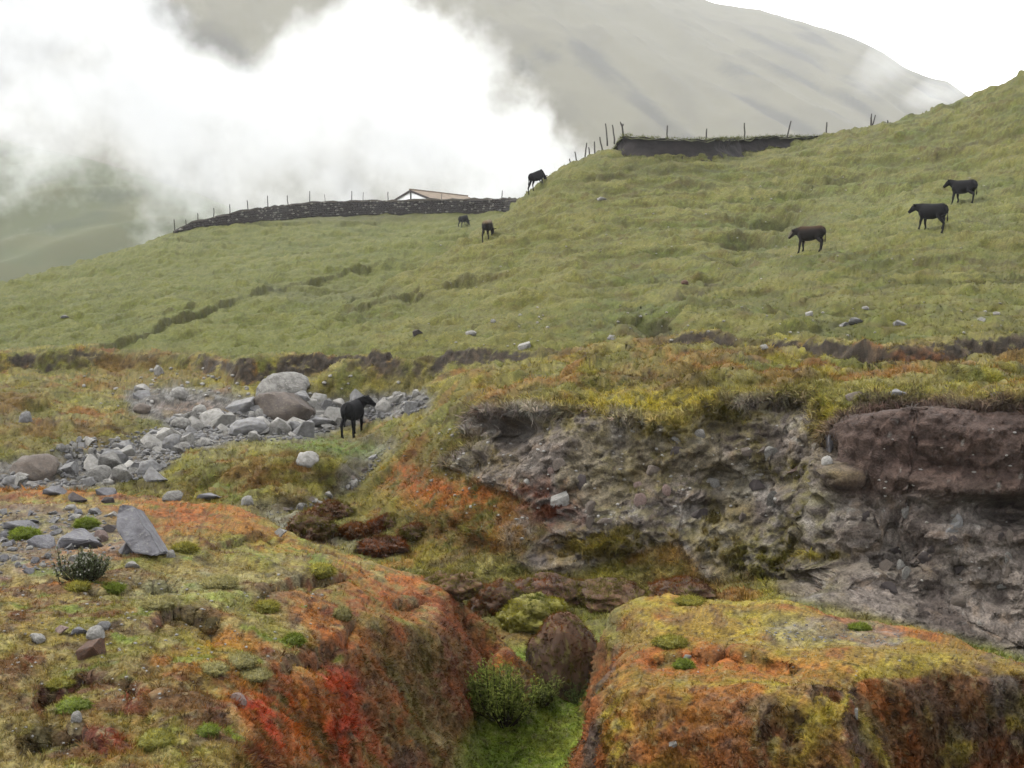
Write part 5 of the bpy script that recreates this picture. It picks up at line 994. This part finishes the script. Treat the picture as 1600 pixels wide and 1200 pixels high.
# dry fern
def fern(px, py, n, L, label, mind=0):
    loc, _ = hit(px, py, mind); loc = loc if loc is not None else Vector(P(px, py, 11)); root = bpy.data.objects.new('dry_fern', None); COL.objects.link(root); root.location = loc + Vector((0, -.25, .42)); tag(root, label, 'fern'); fm = simple_mat('dry_fern', pal(196, 184, 140))
    for i in range(n):
        a = math.radians(200 - 50 * i / max(1, n - 1)); V, Fc = [], []; dr = Vector((math.cos(a), -.35, .18 - .22 * i)); pth = [dr * L * t + Vector((0, 0, -.16 * L * 4 * t * t * .5)) for t in np.linspace(0, 1, 12)]
        v, f = tube(pth, [.003] * 12, 4, False); V += [Vector(q) for q in v]; Fc += f
        for k in range(2, 12):
            for s in (-1, 1): tg = (pth[k] - pth[k - 1]).normalized(); sd2 = tg.cross(Vector((0, -1, .2))).normalized(); leaf_quad(V, Fc, pth[k], sd2 * s + tg * .5, Vector((0, -1, .3)), L * .30 * (1 - .07 * k), L * .07)
        mesh_obj('frond', V, Fc, fm, False, root)
fern(922, 1060, 4, .26, 'pale dry fern on the face of the tall gully boulder')
# cushion plants
CU = [simple_mat('cushion_green', pal(132, 146, 58), nscale=60, namp=.45, bump=.02), simple_mat('cushion_yellow', pal(160, 156, 70), nscale=60, namp=.4, bump=.02), simple_mat('cushion_pale', pal(170, 162, 106), nscale=60, namp=.4, bump=.02)]
cush = [(34, 842, 36, 22, 0, 'bright green cushion at the left edge of the bank gravel'), (132, 826, 30, 22, 0, 'green cushion behind the flat slab'), (118, 922, 28, 14, 1, 'yellow-green cushion below the heath shrub'), (172, 924, 30, 14, 0, 'green cushion right of the yellow one below the heath shrub'), (110, 1112, 42, 22, 0, 'lime green cushion in the dark heather at lower left'), (458, 1006, 26, 18, 0, 'small lime cushion on the terraced middle of the bank'), (500, 898, 34, 20, 1, 'yellow cushion near the orange crest of the bank'), (414, 956, 32, 20, 1, 'yellow-green cushion at the edge of the terraced bank'), (534, 966, 22, 24, 2, 'pale cushion at the top of the steep bank side'), (246, 950, 40, 18, 2, 'straw-coloured cushion above the purple heather'), (240, 1168, 46, 30, 1, 'big yellow cushion at the bottom of the bank'), (322, 1150, 30, 20, 0, 'lime cushion beside the red grass'), (372, 1040, 44, 18, 2, 'straw cushion in the hollow of the bank'), (330, 1052, 40, 16, 2, 'pale straw cushion left of the hollow'), (390, 1062, 50, 14, 2, 'low straw cushion below the hollow'), (285, 862, 30, 16, 1, 'yellow moss cushion right of the leaning slab'), (340, 918, 46, 18, 2, 'broad straw cushion in the middle of the bank'), (90, 1074, 34, 12, 1, 'small yellow cushion in heather at the left'), (1070, 1044, 26, 14, 0, 'green tuft cushion on the front of the mossy block'), (1080, 945, 40, 10, 1, 'flat yellow cushion on the back of the mossy block'), (1050, 1010, 44, 14, 1, 'yellow cushion on top of the mossy block'), (1345, 985, 24, 10, 0, 'dark green cushion near the sandy patch on the block')]
for px, py, w_, h_, k, lab in cush:
    loc, nrm = hit(px, py); d = loc.y; bm = bmesh.new(); bmesh.ops.create_icosphere(bm, subdivisions=4, radius=.5); off = Vector((px, py, 1))
    for v in bm.verts: v.co *= 1 + .22 * mnoise.noise(v.co * 4 + off) + .14 * mnoise.noise(v.co * 11 + off) + .08 * mnoise.noise(v.co * 26 + off)
    me = bpy.data.meshes.new('cushion_plant'); bm.to_mesh(me); bm.free(); me.polygons.foreach_set('use_smooth', [True] * len(me.polygons)); me.materials.append(CU[k]); o = bpy.data.objects.new('cushion_plant', me); COL.objects.link(o)
    sw, sh_ = w_ * d / F, h_ * d / F; o.scale = (sw * 1.15, sw * 1.15, sh_ * 1.05); o.location = loc + Vector((0, sw * .3, sh_ * .12)); tag(o, lab, 'cushion plant', 'cushion plants'); cc_ = [pal(160, 176, 66), pal(196, 186, 80), pal(206, 194, 122)][k] * 1.1; MOSSY.append((o, (cc_, cc_ * .8, cc_ * 1.1)))

# ------------------------------------------------------------------ grass, heath and moss : blades over the ground that shows
gmat, n_, l_, b_ = mat_base('blades', .8, .12)
at1 = n_.new('ShaderNodeVertexColor'); at1.layer_name = 'tint'; df = n_.new('ShaderNodeBsdfDiffuse'); tl = n_.new('ShaderNodeBsdfTranslucent'); mxs = n_.new('ShaderNodeMixShader'); mxs.inputs[0].default_value = .5   # thin leaves pass half the light
l_.new(at1.outputs['Color'], df.inputs['Color']); l_.new(at1.outputs['Color'], tl.inputs['Color']); l_.new(df.outputs[0], mxs.inputs[1]); l_.new(tl.outputs[0], mxs.inputs[2]); l_.new(mxs.outputs[0], [k for k in n_ if k.type == 'OUTPUT_MATERIAL'][0].inputs['Surface']); n_.remove(b_)
def blade_mesh(name, pos, up_, size, tint, nb, spread_, curl, wid, bent, seed):
    """nb blades round every point; one mass"""
    r = np.random.default_rng(seed); n = len(pos); u = up_ / (np.linalg.norm(up_, axis=1, keepdims=True) + 1e-9)
    ref = np.where(np.abs(u[:, 2:3]) < .9, np.array([[0, 0, 1.]]), np.array([[1., 0, 0]])); e1 = np.cross(u, ref); e1 /= np.linalg.norm(e1, axis=1, keepdims=True); e2 = np.cross(u, e1)
    rep = lambda a: np.repeat(a, nb, axis=0)
    U, E1, E2, S_, Q = rep(u), rep(e1), rep(e2), rep(size)[:, None], rep(pos); m_ = n * nb; an = r.uniform(0, 6.283, m_)[:, None]; q = r.random((m_, 1)) * spread_; rad = np.cos(an) * E1 + np.sin(an) * E2
    b = Q + rad * q * .4 * S_ - U * .10 * S_; d = U + rad * q; d /= np.linalg.norm(d, axis=1, keepdims=True); L = S_ * r.uniform(.5, 1.15, (m_, 1)); an2 = r.uniform(0, 6.283, m_)[:, None]; sd = np.cross(d, np.cos(an2) * E1 + np.sin(an2) * E2 + .01 * U); sd /= np.linalg.norm(sd, axis=1, keepdims=True) + 1e-9; w = sd * wid * S_
    e = b + d * L + (rad * .7 - np.array([0, 0, .6])) * curl * L
    c = rep(tint) * r.uniform(.8, 1.22, (m_, 1)); k = np.arange(m_)[:, None]
    if bent:
        m1 = b + d * L * .55; V = np.stack([b - w, b + w, m1 + w * .75, m1 - w * .75, e], 1); nv = 5; tri = np.concatenate([k * 5 + [[0, 1, 2]], k * 5 + [[0, 2, 3]], k * 5 + [[3, 2, 4]]])
    else:
        V = np.stack([b - w, b + w, e], 1); nv = 3; tri = k * 3 + [[0, 1, 2]]
    V = V.reshape(-1, 3).astype(np.float32); C4 = np.ones((len(V), 4), np.float32); C4[:, :3] = np.repeat(np.clip(c, .002, .5), nv, axis=0); tri = tri.astype(np.int32)
    me = bpy.data.meshes.new(name); me.vertices.add(len(V)); me.vertices.foreach_set('co', V.ravel()); me.loops.add(tri.size); me.loops.foreach_set('vertex_index', tri.ravel()); me.polygons.add(len(tri)); me.polygons.foreach_set('loop_start', np.arange(0, tri.size, 3, dtype=np.int32)); me.update(calc_edges=True)
    ca = me.color_attributes.new('tint', 'FLOAT_COLOR', 'POINT'); ca.data.foreach_set('color', C4.ravel()); me.materials.append(gmat); me.polygons.foreach_set('use_smooth', np.ones(len(tri), dtype=bool))
    nv_ = U * .9 + d * .35 + np.array([0, 0, .25]); nv_ /= np.linalg.norm(nv_, axis=1, keepdims=True); me.normals_split_custom_set_from_vertices(np.repeat(nv_, nv, axis=0).astype(np.float32)); o = bpy.data.objects.new(name, me); COL.objects.link(o); return tag(o, kind='stuff')
NF = Nf.reshape(-1, 3); POS = np.stack([x2, y2, z2], -1).reshape(-1, 3); CF = CLR.reshape(-1, 3); yf = y2.ravel(); vf = Vvis.ravel(); czf = cliffz.ravel(); grf = gravel.ravel(); ghf = g_hill.ravel(); flf = floor.ravel(); blf = block.ravel(); pxf, pyf = PX.ravel(), PY.ravel(); nzf = np.clip(NF[:, 2], -1, 1); soil_f = soilw.ravel()
seen = (vf > .3) & (pxf > -260) & (pxf < 1860) & (pyf < 1280)
def orient(nr, droop):
    n = len(nr); u_ = nr * .8 + rng.normal(0, .28, (n, 3)); u_[:, 2] += .45; st = np.clip(1.1 - nr[:, 2] * 1.3, 0, 1)[:, None]
    return u_ * (1 - st * droop) + (nr * .55 + np.array([0, 0, -.75])) * st * droop
rimm = np.clip(czf * (1 - czf) * 4, 0, 1) * ((yf > 13) & (yf < 21))
def spread(name, n, w, smin, smax, droop, mul, nb, sp_, curl, wid, bent):
    w = np.clip(np.where(seen, w, 0), 0, None); i = rng.choice(len(w), n, p=w / w.sum()); p = POS[i] + rng.normal(0, 1, (n, 3)) * (yf[i] * .0012)[:, None] * [1, 1, .1]
    s_ = rng.uniform(smin, smax, n) * (.75 + .5 * rng.random(n)); c = CF[i] * mul * 1.5 * rng.uniform(.68, 1.4, (n, 1)) * rng.uniform(.93, 1.07, (n, 3)); return blade_mesh(name, p, orient(NF[i], droop), s_, c, nb, sp_, curl, wid, bent, n)
bare = (1 - czf) * (1 - .9 * grf) * (1 - .9 * np.clip(soil_f, 0, 1))
nearw = np.where(yf < 16, 1, 0) * bare; midw = np.where((yf >= 14) & (ghf < .5), 1, 0) * bare; hillw = np.where((ghf > .4) & (yf < 135), 1, 0) * bare
spread('moss_tufts', 52000, nearw * (1 - .7 * flf), .010, .026, .8, 1.25, 6, 1.3, .2, .085, False)
spread('grass_tufts', 9500, nearw * (nzf > .6) * (1 - .8 * flf) * (1 - .6 * blf), .016, .046, .3, 1.35, 5, .6, .2, .055, True)
spread('hanging_moss', 15000, nearw * (nzf < .8) * (1 - flf), .022, .06, 1.0, 1.25, 5, .5, .35, .055, True)
spread('rim_moss', 6000, rimm * (pxf > 640) * (pyf < 730), .08, .20, 1.0, 1.5, 5, .6, .4, .05, True)
spread('gully_moss', 6000, nearw * flf, .02, .04, .2, 1.1, 7, 1.3, .2, .08, False)
spread('heath_tufts', 38000, midw, .045, .115, .7, 1.25, 5, .9, .2, .07, False)
spread('hill_grass', 62000, hillw, .035, .105, .35, 1.1, 4, .9, .2, .08, False)
mossc = czf * np.clip((CF[:, 0] / (CF[:, 2] + 1e-4) - 2.7) / 1.2, 0, 1)
spread('cliff_moss', 6000, mossc * (pyf > 600), .04, .12, 1.0, 1.05, 5, .6, .35, .05, True)
fr = np.array(FR); fu = np.tile(np.array([0, -.5, .5]), (len(fr), 1)); fu[fr[:, 3] < .5] = (0, -.2, 1); blade_mesh('bank_fringe', fr[:, :3], fu + rng.normal(0, .25, fu.shape), rng.uniform(.12, .3, len(fr)), np.tile(pal(128, 132, 66) * 1.4, (len(fr), 1)) * rng.uniform(.6, 1.3, (len(fr), 1)), 6, .9, .3, .06, False, 77)
# moss growing on the gully boulders
bp_, bn_, bc_ = [], [], []
for o, cols in MOSSY:
    me = o.data; nv = len(me.vertices); co = np.empty(nv * 3, np.float32); me.vertices.foreach_get('co', co); no = np.empty(nv * 3, np.float32); me.vertex_normals.foreach_get('vector', no); co, no = co.reshape(-1, 3), no.reshape(-1, 3)
    Mw = np.array(Matrix.LocRotScale(o.location, o.rotation_euler, o.scale)); wp_ = co @ Mw[:3, :3].T + Mw[:3, 3]; nw = (no / np.array(o.scale)) @ np.array(o.rotation_euler.to_matrix()).T; nw /= np.linalg.norm(nw, axis=1, keepdims=True)
    k = rng.choice(nv, min(nv, int(2000 * max(o.scale) ** .8))); k = k[nw[k, 2] > -.3]; t = fbm(N2, *[wp_[k, j] for j in range(3)], 3.0, 3); cc = np.where((t > .08)[:, None], cols[0], np.where((t > -.12)[:, None], cols[1], cols[2])); bp_.append(wp_[k]); bn_.append(nw[k]); bc_.append(cc * 1.5 * rng.uniform(.7, 1.3, (len(k), 1)))
bp_, bn_, bc_ = np.concatenate(bp_), np.concatenate(bn_), np.concatenate(bc_)
blade_mesh('boulder_moss', bp_, orient(bn_, 1.0), rng.uniform(.02, .05, len(bp_)) * np.clip(bp_[:, 1] / 9, .6, 2.2), bc_, 6, .9, .3, .06, False, 5)
